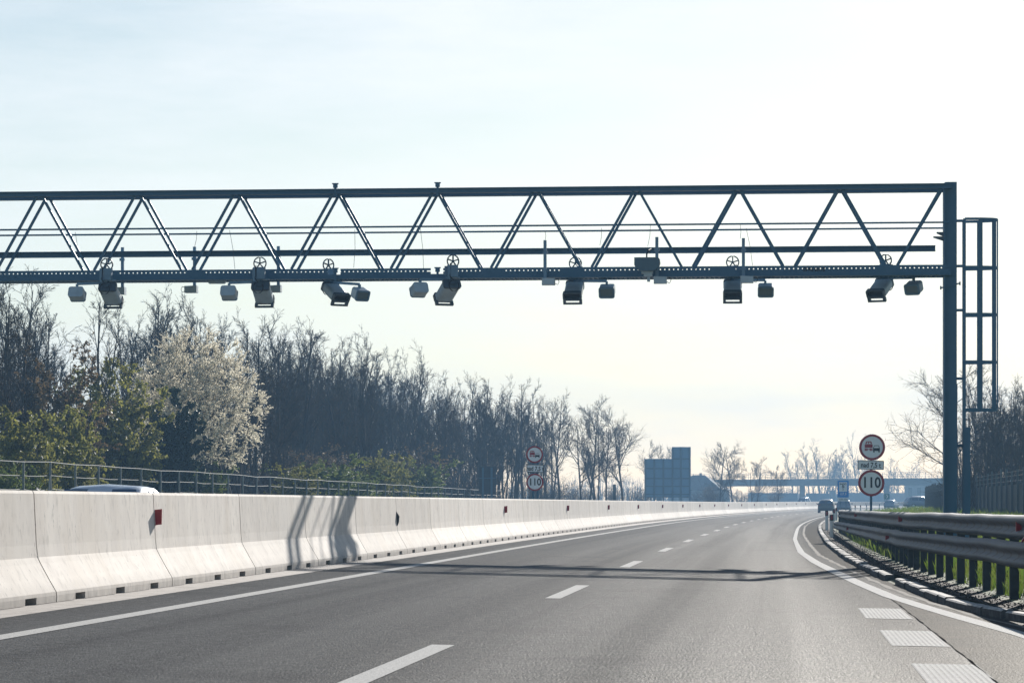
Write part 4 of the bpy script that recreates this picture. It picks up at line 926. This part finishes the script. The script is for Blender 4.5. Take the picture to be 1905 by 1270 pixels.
# ------------------------------------------------------------------ trees
def rvec(r): 
    a = r.uniform(0, 2 * math.pi); z = r.uniform(-1, 1); q = math.sqrt(1 - z * z); return Vector((q * math.cos(a), q * math.sin(a), z))
def grow(r, b, p, d, ln, rad, segs, up, wander, sides):
    pts = [p.copy()]; dirs = [d.copy()]
    for i in range(segs):
        d = (d + rvec(r) * wander + ZV * up).normalized(); p = p + d * (ln / segs); pts.append(p.copy()); dirs.append(d.copy())
    b.tube(pts, [max(rad * (1 - .75 * i / segs), .006) for i in range(segs + 1)], sides, False)
    return pts, dirs
def child_dir(r, d, ang):
    u = d.cross(rvec(r)); u = u.normalized() if u.length > 1e-4 else Vector((1, 0, 0)); return (d * math.cos(ang) + u * math.sin(ang)).normalized()
def bare_tree(seed, H_, leaders=1, spread=30, nl=(11, 7, 6, 3), start=.3, wid=1.0, tw=1.0, lean=0.0, leafm=None, leafsize=.06, nleaf=0):
    """returns a trunk mesh builder and a crown mesh builder (second material: leaves or blossom)"""
    r = random.Random(seed); tk, cr = MB(), MB(); tips = []
    for k in range(leaders):
        a = r.uniform(0, 6.28); off = Vector((math.cos(a), math.sin(a), 0)) * (.25 * (leaders > 1))
        d0 = (ZV + Vector((math.cos(a), math.sin(a), 0)) * (.16 * (leaders > 1)) + Vector((lean, 0, 0))).normalized()
        hl = H_ * (r.uniform(.8, 1.0) if k else 1.0) * .93
        pts, dirs = grow(r, tk, off - ZV * .2, d0, hl, H_ * .0135 / math.sqrt(leaders) + .01, 10, .03, .045, 7)
        n1 = max(4, int(nl[0] / (1 + .35 * (leaders - 1))))
        for i in range(n1):
            u = start + (1 - start) * (i + r.random()) / n1; fi = u * 10; j = min(int(fi), 9)
            p = pts[j].lerp(pts[j + 1], fi - j); l1 = H_ * (.34 - .20 * u) * r.uniform(.75, 1.25) * wid
            q1, e1 = grow(r, tk, p, child_dir(r, dirs[j], R(spread * r.uniform(.8, 1.5))), l1, H_ * .0058 * (1.25 - u) + .008, 5, .10, .075, 5)
            for a2 in range(nl[1]):
                f2 = .25 + .75 * (a2 + r.random()) / nl[1]; j2 = min(int(f2 * 5), 4); p2 = q1[j2].lerp(q1[j2 + 1], f2 * 5 - j2)
                q2, e2 = grow(r, cr, p2, child_dir(r, e1[j2], R(r.uniform(22, 50))), l1 * r.uniform(.3, .52), (.016 + .004 * (1 - u)) * tw, 4, .09, .085, 4)
                for a3 in range(nl[2]):
                    f3 = .2 + .8 * (a3 + r.random()) / nl[2]; j3 = min(int(f3 * 4), 3); p3 = q2[j3].lerp(q2[j3 + 1], f3 * 4 - j3)
                    q3, e3 = grow(r, cr, p3, child_dir(r, e2[j3], R(r.uniform(20, 50))), l1 * r.uniform(.16, .30), .010 * tw, 3, .07, .10, 3)
                    tips += q3[1:]
                    for a4 in range(nl[3]):
                        j4 = r.randint(0, 2); q4, _ = grow(r, cr, q3[j4 + 1], child_dir(r, e3[j4], R(r.uniform(25, 55))), l1 * r.uniform(.08, .16), .0075 * tw, 2, .05, .10, 3); tips.append(q4[-1]); tips.append(q4[1])
    if nleaf:
        cr.k = 1
        for i in range(nleaf):
            p = r.choice(tips) + rvec(r) * r.uniform(0, .12); n1 = rvec(r); n2 = n1.cross(rvec(r)).normalized(); n3 = n1.cross(n2); s_ = leafsize * r.uniform(.6, 1.4)
            cr.add([p - n2 * s_ - n3 * s_ * .6, p + n2 * s_ - n3 * s_ * .6, p + n2 * s_ + n3 * s_ * .6, p - n2 * s_ + n3 * s_ * .6], [(0, 1, 2, 3)])
        cr.k = 0
    return tk, cr
def wood_tree(seed, H_, stems=3, dens=1.0, spread=.13):
    r = random.Random(seed); tk, cr = MB(), MB()
    for k in range(stems):
        a = r.uniform(0, 6.28); hv = Vector((math.cos(a), math.sin(a), 0)); hl = H_ * (1 if k == 0 else r.uniform(.68, .97))
        pts, dirs = grow(r, tk, hv * r.uniform(.05, .5) - ZV * .2, (ZV + hv * r.uniform(.02, spread)).normalized(), hl * .97, H_ * r.uniform(.0065, .0105), 12, .0, .055, 6)
        n1 = int(r.uniform(11, 15) * dens)
        for i in range(n1):
            u = .28 + .70 * (i + r.random()) / n1; j = min(int(u * 12), 11); p = pts[j].lerp(pts[j + 1], u * 12 - j); l1 = hl * (.30 - .20 * u) * r.uniform(.6, 1.35)
            q1, e1 = grow(r, tk, p, child_dir(r, dirs[j], R(r.uniform(20, 42))), l1, .012 + H_ * .0032 * (1.1 - u), 5, .06, .07, 4)
            for a2 in range(6):
                f2 = .2 + .8 * (a2 + r.random()) / 6; j2 = min(int(f2 * 5), 4); p2 = q1[j2].lerp(q1[j2 + 1], f2 * 5 - j2)
                q2, e2 = grow(r, cr, p2, child_dir(r, e1[j2], R(r.uniform(22, 48))), l1 * r.uniform(.28, .5), .014, 3, .05, .08, 3)
                for a3 in range(5):
                    j3 = r.randint(0, 2); q3, e3 = grow(r, cr, q2[j3].lerp(q2[j3 + 1], r.random()), child_dir(r, e2[j3], R(r.uniform(22, 48))), l1 * r.uniform(.12, .26), .0085, 2, .04, .09, 3)
                    if r.random() < .7: grow(r, cr, q3[1], child_dir(r, e3[1], R(r.uniform(25, 50))), l1 * r.uniform(.08, .16), .007, 2, .03, .1, 3)
    return tk, cr
def bush(seed, H_, stems=9, leafsize=.05, nleaf=5000, spreadr=.5, fan=1.0):
    r = random.Random(seed); tk, cr = MB(), MB(); tips = []
    for k in range(stems):
        a = r.uniform(0, 6.28); d = (ZV + Vector((math.cos(a), math.sin(a), 0)) * r.uniform(.1, spreadr) * fan).normalized()
        q1, e1 = grow(r, tk, Vector((math.cos(a), math.sin(a), 0)) * r.uniform(0, .3) - ZV * .1, d, H_ * r.uniform(.55, .98), .022 + H_ * .003, 7, .05, .12, 5)
        for i in range(11):
            u = .12 + .88 * (i + r.random()) / 11; j = min(int(u * 7), 6); p = q1[j].lerp(q1[j + 1], u * 7 - j); l2 = H_ * r.uniform(.15, .34) * (1.15 - .6 * u)
            q2, e2 = grow(r, cr, p, child_dir(r, e1[j], R(r.uniform(30, 70))), l2, .011, 4, .07, .11, 3); tips += q2[1:]
            for a3 in range(6):
                j3 = r.randint(0, 3); q3, _ = grow(r, cr, q2[j3 + 1], child_dir(r, e2[j3], R(r.uniform(20, 55))), l2 * r.uniform(.25, .5), .0075, 3, .06, .12, 3); tips += q3[1:]
    if nleaf:
        cr.k = 1
        for i in range(nleaf):
            p = r.choice(tips) + rvec(r) * r.uniform(0, .16); n1 = rvec(r); n2 = n1.cross(rvec(r)).normalized(); n3 = n1.cross(n2); s_ = leafsize * r.uniform(.6, 1.4)
            cr.add([p - n2 * s_ - n3 * s_ * .6, p + n2 * s_ - n3 * s_ * .6, p + n2 * s_ + n3 * s_ * .6, p - n2 * s_ + n3 * s_ * .6], [(0, 1, 2, 3)])
    return tk, cr
LIB = {}
def plant(key, X, Y, H_, lab, cat, group=None, rz=None, wide=1.0, name=None, z=None):
    mk, name0, tm, cm = SPEC[key]; name = name or name0
    if key not in LIB:
        tk, cr = mk(); t = thing(name, lab, cat); tk.build('trunk', tm, t, smooth=True); cr.build('crown', cm, t); LIB[key] = t; o = t
    else:
        o = dup(LIB[key]); o.name = name
    s_ = H_ / 10.0
    o.location = (X, Y, gz(X, Y) if z is None else z); o.scale = (s_ * wide, s_ * wide, s_); o.rotation_euler = (0, 0, RT.uniform(0, 6.28) if rz is None else rz)
    o['label'] = lab; o['category'] = cat
    if group: o['group'] = group
    elif 'group' in o: del o['group']
    return o
RT = random.Random(11)
SPEC = {}
for i in range(6):
    SPEC['wood%d' % i] = ((lambda i=i: wood_tree(20 + i, 10, 3 + i % 3, 1.15, (.16, .22, .28)[i % 3])), 'bare_tree', BARK, [TWIG if i % 3 else TWIG_BR] * 2)
for i in range(3):
    SPEC['field%d' % i] = ((lambda i=i: bare_tree(50 + i, 10, leaders=1 + i % 2, spread=44, nl=(12, 7, 6, 3), start=.22, wid=1.25, tw=1.5)), 'bare_tree', BARK, [TWIG, TWIG])
for i in range(2):
    SPEC['poplar%d' % i] = ((lambda i=i: bare_tree(70 + i, 10, leaders=2, spread=24, nl=(13, 6, 4, 1), start=.2, wid=.8, tw=1.8)), 'bare_tree', BARK, [TWIG, TWIG])
SPEC['lean'] = ((lambda: bare_tree(81, 10, leaders=1, spread=62, nl=(14, 7, 6, 3), start=.2, wid=1.5, tw=1.2)), 'bare_tree', BARK, [TWIG, TWIG])
def round_tree(seed, H_, rx, zc, rz, n=1000, per_twig=26):
    """crown grown towards points spread through an egg-shaped volume, blossom strung along the twigs"""
    r = random.Random(seed); tk, cr = MB(), MB()
    T = []
    while len(T) < n:
        v = rvec(r) * (r.random() ** .38); 
        if v.z < -.75 and r.random() < .6: continue
        k = 1 + .07 * math.sin(v.x * 4 + 1) + .06 * math.sin(v.y * 5 + v.z * 4)
        T.append(Vector((v.x * rx * k, v.y * rx * k, zc + v.z * rz * k)))
    base = Vector((0, 0, .22 * H_)); T.sort(key=lambda p: (p - base).length)
    pos = [Vector((0, 0, -.2)), Vector((.03, 0, .08 * H_)), Vector((0, .04, .16 * H_)), base]; par = [-1, 0, 1, 2]
    arr = np.array([tuple(p) for p in pos])
    for t_ in T:
        d = np.linalg.norm(arr - np.array(t_), axis=1) + .35 * np.maximum(0, arr[:, 2] - t_.z); d[:3] += 50
        j = int(d.argmin()); a = pos[j]; ln = (t_ - a).length; k = max(1, int(ln / .45)); prev = j
        mid = rvec(r) * ln * .10
        for i in range(1, k + 1):
            u = i / k; p = a.lerp(t_, u) + mid * 4 * u * (1 - u); pos.append(p); par.append(prev); prev = len(pos) - 1; arr = np.vstack([arr, tuple(p)])
    wgt = [0.0] * len(pos)
    for i in range(len(pos) - 1, 0, -1): wgt[i] = max(wgt[i], 1.0) ; wgt[par[i]] += wgt[i]
    rad = [min(.20, .008 + .0042 * wg ** .52) for wg in wgt]
    for i in range(1, len(pos)):
        b_ = tk if wgt[i] > 14 else cr
        b_.tube([pos[par[i]], pos[i]], [rad[par[i]] if par[i] > 2 else rad[par[i]], rad[i]], 6 if wgt[i] > 14 else 4, False)
    ctr = Vector((0, 0, zc - .2 * rz))
    for i in range(4, len(pos)):
        if wgt[i] > 30: continue
        for _ in range(5):
            out = (pos[i] - ctr).normalized(); d = (out * .8 + rvec(r) * .75 + ZV * .15).normalized()
            q, _d = grow(r, cr, pos[i], d, r.uniform(.3, .65), .0075, 3, .04, .10, 3); cr.k = 1
            for m_ in range(per_twig):
                u = r.random() * 3; j = min(int(u), 2); p = q[j].lerp(q[j + 1], u - j) + rvec(r) * .03
                n1 = rvec(r); n2 = n1.cross(rvec(r)).normalized(); n3 = n1.cross(n2); s_ = r.uniform(.013, .028)
                cr.add([p - n2 * s_ - n3 * s_, p + n2 * s_ - n3 * s_ * .7, p + n2 * s_ + n3 * s_, p - n2 * s_ + n3 * s_ * .7], [(0, 1, 2, 3)])
            cr.k = 0
    return tk, cr
SPEC['blossom'] = ((lambda: round_tree(91, 10, 3.6, 6.0, 3.95)), 'blossoming_tree', BARK, [TWIG_BR, BLOSSOM])
SPEC['olive'] = ((lambda: bush(101, 10, 11, .10, 9000, .45)), 'budding_tree', BARK, [TWIG_BR, LEAF_Y])
SPEC['brown'] = ((lambda: bush(102, 10, 11, .085, 8000, .45)), 'budding_tree', BARK, [TWIG_BR, LEAF_B])
SPEC['green'] = ((lambda: bush(103, 10, 13, .12, 12000, .6)), 'green_shrub', BARK, [TWIG_BR, LEAF_G])
SPEC['yellow'] = ((lambda: bush(104, 10, 13, .11, 11000, .6)), 'green_shrub', BARK, [TWIG_BR, LEAF_Y])
SPEC['ever'] = ((lambda: bush(105, 10, 13, .15, 15000, .45)), 'evergreen_tree', BARK, [TWIG, LEAF_D])
for i in range(2): SPEC['under%d' % i] = ((lambda i=i: bush(120 + i, 10, 26, .09, 0, .42)), 'bare_shrub', BARK, [(TWIG, TWIG_BR)[i]] * 2)
SPEC['scrub'] = ((lambda: bush(106, 10, 18, .09, 2500, .6)), 'bare_shrub', BARK, [TWIG_BR, LEAF_B])
SPEC['scrub2'] = ((lambda: bush(107, 10, 18, .09, 0, .55)), 'bare_shrub', BARK, [TWIG, TWIG])
OUT = tab([(-400, 540), (0, 538), (120, 540), (220, 535), (300, 570), (380, 600), (430, 612), (480, 602), (560, 604), (640, 645), (700, 662), (780, 668), (840, 722), (875, 722), (920, 715), (1000, 735)])
def outline_h(X, Y): return pz(OUT(CX + X * FPX / Y), Y) - gz(X, Y)
WG = 'bare trees of the left wood'
nth = 0; y = 88.0
fronts = []
while y < 318:
    o_ = -19.0 - RT.uniform(0, 4.5); X = xb(y) + o_; fronts.append((X, y)); y += RT.uniform(3.6, 6.0) * (1 + .003 * (y - 90))
def masks(X, y, x0=215, x1=505, ymax=154):
    xx = CX + X * FPX / y
    return (x0 < xx < x1 and y < ymax) or (xx < 230 and y < 127)   # would stand in front of the blossoming tree
fronts = [q for q in fronts if not masks(*q)]
for i, (X, y) in enumerate(fronts):
    H_ = outline_h(X, y) * RT.choice((1.05, 1.02, .97, .94, .88))
    plant('wood%d' % RT.randint(0, 5), X, y, H_, 'bare dark tree in the front row of the left wood, %s from its near end' % ordinal(i), 'tree', WG)
for lo, hi, st, ye in ((-24, -31, 4.2, 330), (-32, -40, 5.4, 330), (-40, -48, 5.0, 190)):
    y = 84.0
    while y < ye:
        X = xb(y) + RT.uniform(lo, hi); xx = CX + X * FPX / y
        if xx > -60 and not masks(X, y): plant('wood%d' % RT.randint(0, 5), X, y, outline_h(X, y) * RT.uniform(.9, 1.06), 'bare tree deep in the left wood, lost among the other trunks', 'tree', WG)
        y += st * RT.uniform(.8, 1.2) * (1 + .004 * (y - 84))
y = 92.0
while y < 300:                                           # bare underwood between the trunks
    for lo, hi in ((-23, -36),):
        X = xb(y) + RT.uniform(lo, hi)
        if masks(X, y, -200, 505): continue
        plant(RT.choice(('under0', 'under1')), X, y + RT.uniform(-1, 1), outline_h(X, y) * RT.uniform(.3, .55), 'bare underwood bush tangled between the trunks of the left wood', 'shrub', 'underwood of the left wood', wide=RT.uniform(.9, 1.3))
    y += 4.8
y = 84.0
while y < 300:                                           # scrub under the wood
    for _ in range(2):
        X = xb(y) + RT.uniform(-17.2, -31)
        if masks(X, y, -200, 505): continue
        plant(RT.choice(('scrub', 'scrub2', 'scrub2')), X, y + RT.uniform(-2, 2), RT.uniform(2.6, 5.2), 'leafless brown scrub filling the foot of the left wood', 'shrub', 'scrub under the left wood', wide=RT.uniform(1.2, 1.7))
    y += 4.3
def at(key, x, yt, Y, lab, cat, wide=1.0, rz=None, group=None, name=None):
    X = px(x, Y); return plant(key, X, Y, pz(yt, Y) - gz(X, Y), lab, cat, group, rz, wide, name)
at('blossom', 358, 618, 150, 'round white blossoming tree in front of the bare left wood', 'tree', 1.04, rz=1.0)
at('yellow', 55, 745, 116, 'yellow green shrub at the left edge behind the fence', 'shrub', 1.1)
at('yellow', 135, 742, 122, 'yellow green shrub behind the fence above the silver blue car', 'shrub', .9)
at('brown', 112, 645, 129, 'brown budding tree left of the olive green one', 'tree', 1.0)
at('olive', 212, 660, 136, 'olive green budding tree left of the blossoming tree', 'tree', 1.0)
at('yellow', 245, 770, 137, 'low olive shrub at the left foot of the blossoming tree', 'shrub', 1.0)
at('ever', 318, 742, 142, 'dark evergreen at the left foot of the blossoming tree', 'tree', .95)
at('green', 385, 858, 146, 'small green shrub under the blossoming tree', 'shrub', 1.2)
at('green', 10, 850, 108, 'leafy green shrub cut by the left edge of the photo', 'shrub', 1.0)
at('green', 600, 845, 165, 'green shrub under the bare wood, leftmost of three along the fence', 'shrub', 1.8)
at('yellow', 680, 838, 185, 'green shrub under the bare wood, middle of three along the fence', 'shrub', 1.3)
at('green', 785, 846, 215, 'rounded bright green shrub left of the small dark sign back', 'shrub', 1.3)
at('yellow', 552, 862, 158, 'low yellow green shrub behind the fence above the gantry shadow', 'shrub', 1.7)
at('green', 645, 862, 176, 'low green shrub between two others along the left fence', 'shrub', 1.6)
at('yellow', 735, 852, 203, 'pale green shrub just left of the rounded bright green one', 'shrub', 1.3)
CG = 'bare trees around the median speed sign'
for i, (k, x, yt, Y, wd) in enumerate((('wood1', 893, 703, 268, .9), ('wood2', 925, 715, 280, .9), ('wood4', 962, 706, 282, 1.0), ('wood1', 985, 716, 290, 1.0), ('wood3', 1012, 745, 300, .9), ('field0', 1042, 764, 296, 1.0), ('field1', 1090, 748, 310, 1.1), ('wood2', 1112, 764, 325, .9), ('field2', 1128, 782, 335, .9), ('field0', 1160, 778, 330, 1.05), ('field1', 1215, 826, 430, .9), ('field2', 1250, 838, 450, .9))):
    at(k, x, yt, Y, ['tall bare tree left of the small dark sign back', 'bare tree right above the small dark sign back', 'tallest bare tree, just left of the median speed sign', 'tall bare tree behind the median speed sign', 'bare tree right of the median speed sign', 'low spreading bare tree right of the median speed sign', 'forked bare tree in the middle of the photo', 'slim bare tree right of the forked one', 'low slim bare tree left of the dark post', 'spreading bare tree left of the stepped sign', 'bare treetop over the lower half of the stepped sign', 'bare treetop left of the step of the big sign'][i], 'tree', wd, group=CG)
for i, (k, x, yt, Y, wd) in enumerate((('field2', 1340, 830, 440, 1.25), ('field0', 1364, 845, 460, 1.2), ('field1', 1404, 855, 470, 1.25), ('field2', 1448, 870, 500, 1.3), ('scrub2', 1325, 880, 450, 1.2))):
    at(k, x, yt, Y, ['tall bare tree right of the dark roofed house', 'dense bare tree behind the tall one beside the house', 'forked bare tree in front of the left end of the bridge', 'small bare tree in front of the bridge, left of its pier', 'leafless shrub beside the dark roofed house'][i], 'tree' if i < 4 else 'shrub', wd)
for i, (x, yt, wd) in enumerate(((1480, 834, 1.2), (1508, 828, 1.3), (1528, 824, 1.4), (1550, 832, 1.3), (1574, 842, 1.2), (1600, 812, 1.0), (1655, 846, 1.2), (1690, 852, 1.2))):
    at('wood%d' % (i % 6), x, yt, 960 + 12 * i, 'pale hazy bare tree beyond the bridge, %s from the left' % ordinal(i), 'tree', wd, group='bare trees beyond the bridge')
for i, (x, yt, Y) in enumerate(((1000, 900, 330), (1030, 897, 350), (1055, 890, 360), (1080, 900, 380), (1105, 905, 390), (1140, 902, 400), (1175, 898, 410), (1195, 905, 420), (1295, 905, 470), (1320, 902, 480), (1345, 905, 500), (1375, 908, 520), (1410, 915, 560), (1440, 912, 580))):
    at(('scrub2', 'scrub')[i % 2], x, yt, Y, 'hazy blue shrub behind the median barrier, %s from the left' % ordinal(i), 'shrub', 1.9, group='hazy shrubs beyond the opposite carriageway')
at('lean', 1778, 690, 190, 'bare tree behind the gantry column, its branches reaching left', 'tree', 1.05, rz=2.4)
RG = 'bare trees behind the screen fence'
rows = [(1800, 745, 215), (1818, 715, 190), (1836, 700, 205), (1852, 730, 180), (1868, 702, 195), (1884, 712, 175), (1900, 700, 188), (1920, 705, 180), (1940, 700, 190), (1828, 735, 235), (1858, 712, 230), (1890, 722, 225), (1846, 745, 165), (1876, 735, 160), (1908, 740, 158)]
for i, (x, yt, Y) in enumerate(sorted(rows)):
    at('wood%d' % (i % 6), x, yt, Y, 'bare tree behind the right screen fence, %s from the column' % ordinal(i), 'tree', .95, group=RG)
for i, x in enumerate((1800, 1822, 1845, 1866, 1888, 1908)):
    at('scrub2', x, 815 + 12 * (i % 3), 172, 'leafless scrub behind the right screen fence, %s from the column' % ordinal(i), 'shrub', 1.6, group='scrub behind the screen fence')
# far wood: reads as one mass under the bridge
b = MB(); r = random.Random(9)
for i in range(900):
    Y = r.uniform(1000, 1100); X = px(r.uniform(940, 1800), Y); h_ = r.uniform(3, 8.5) * (1 + .3 * math.sin(X * .06))
    p = Vector((X, Y, 0)); pts, dirs = grow(r, b, p, ZV, h_, .10, 4, .0, .1, 3)
    for k in range(9):
        j = r.randint(1, 3); grow(r, b, pts[j], child_dir(r, dirs[j], R(r.uniform(20, 60))), h_ * r.uniform(.15, .35), .05, 2, .05, .2, 3)
kind(b.build('far_wood', TWIG), 'stuff', 'hazy far wood seen under the bridge')

# ------------------------------------------------------------------ grass and verge litter
b = MB(); r = random.Random(4)
def blade(X, Y, z, h_, w_):
    a = r.uniform(0, 6.28); dx, dy = math.cos(a) * w_, math.sin(a) * w_; l = r.uniform(-.5, .5) * h_; m_ = r.uniform(-.5, .5) * h_
    b.add([(X - dx, Y - dy, z), (X + dx, Y + dy, z), (X + l * .35 + dx * .6, Y + m_ * .35, z + h_ * .6), (X + l, Y + m_, z + h_)], [(0, 1, 2), (0, 2, 3)])
for i in range(95000):
    Y = 26 + (150 - 26) * r.random() ** 1.8; o_ = KERBO(Y) + .75 + r.random() ** 1.6 * 9; X = xb(Y) + o_
    if o_ < KERBO(Y) + 1.25 and r.random() < .75: continue
    blade(X, Y, zg(Y, o_) - .01, r.uniform(.08, .26) * (1 if r.random() < .93 else 1.6), r.uniform(.004, .009))
kind(b.build('grass', GRASS), 'stuff', 'bright backlit grass of the right verge')
b = MB()
for i in range(9000):
    Y = r.uniform(150, 330); o_ = KERBO(Y) + 2 + r.random() * 17; X = xb(Y) + o_; blade(X, Y, zg(Y, o_) - .02, r.uniform(.15, .5), r.uniform(.015, .03))
kind(b.build('far_grass', GRASS), 'stuff', 'tall far grass beside the screen fence')
b = MB()
for i in range(9000):
    Y = 26 + (130 - 26) * r.random() ** 1.8; o_ = KERBO(Y) + .18 + r.random() * 1.4; s_ = r.uniform(.004, .017); c = Vector((xb(Y) + o_, Y, zr(Y, o_) + .085 + s_ * .3))
    n1 = rvec(r); n2 = n1.cross(rvec(r)).normalized(); n3 = n1.cross(n2)
    b.add([c + n1 * s_, c - n1 * s_, c + n2 * s_, c - n2 * s_ * .8, c + n3 * s_ * .7, c - n3 * s_ * .7], [(0, 2, 4), (2, 1, 4), (1, 3, 4), (3, 0, 4), (2, 0, 5), (1, 2, 5), (3, 1, 5), (0, 3, 5)])
kind(b.build('verge_litter', SOIL), 'stuff', 'dark clods and dead leaves between kerb and posts')

# ------------------------------------------------------------------ haze
b = MB(); b.box((0, 605, 20), (2300, 1390, 46)); hz = kind(b.build('haze', []), 'stuff', 'pale blue haze over the road')
hm = bpy.data.materials.new('haze'); hm.use_nodes = True; n = hm.node_tree.nodes; n.remove(n['Principled BSDF'])
pv = n.new('ShaderNodeVolumePrincipled'); pv.inputs['Color'].default_value = (.38, .66, 1.0, 1); pv.inputs['Density'].default_value = .00058; pv.inputs['Anisotropy'].default_value = .0
hm.node_tree.links.new(pv.outputs[0], n['Material Output'].inputs['Volume']); hz.data.materials.append(hm)
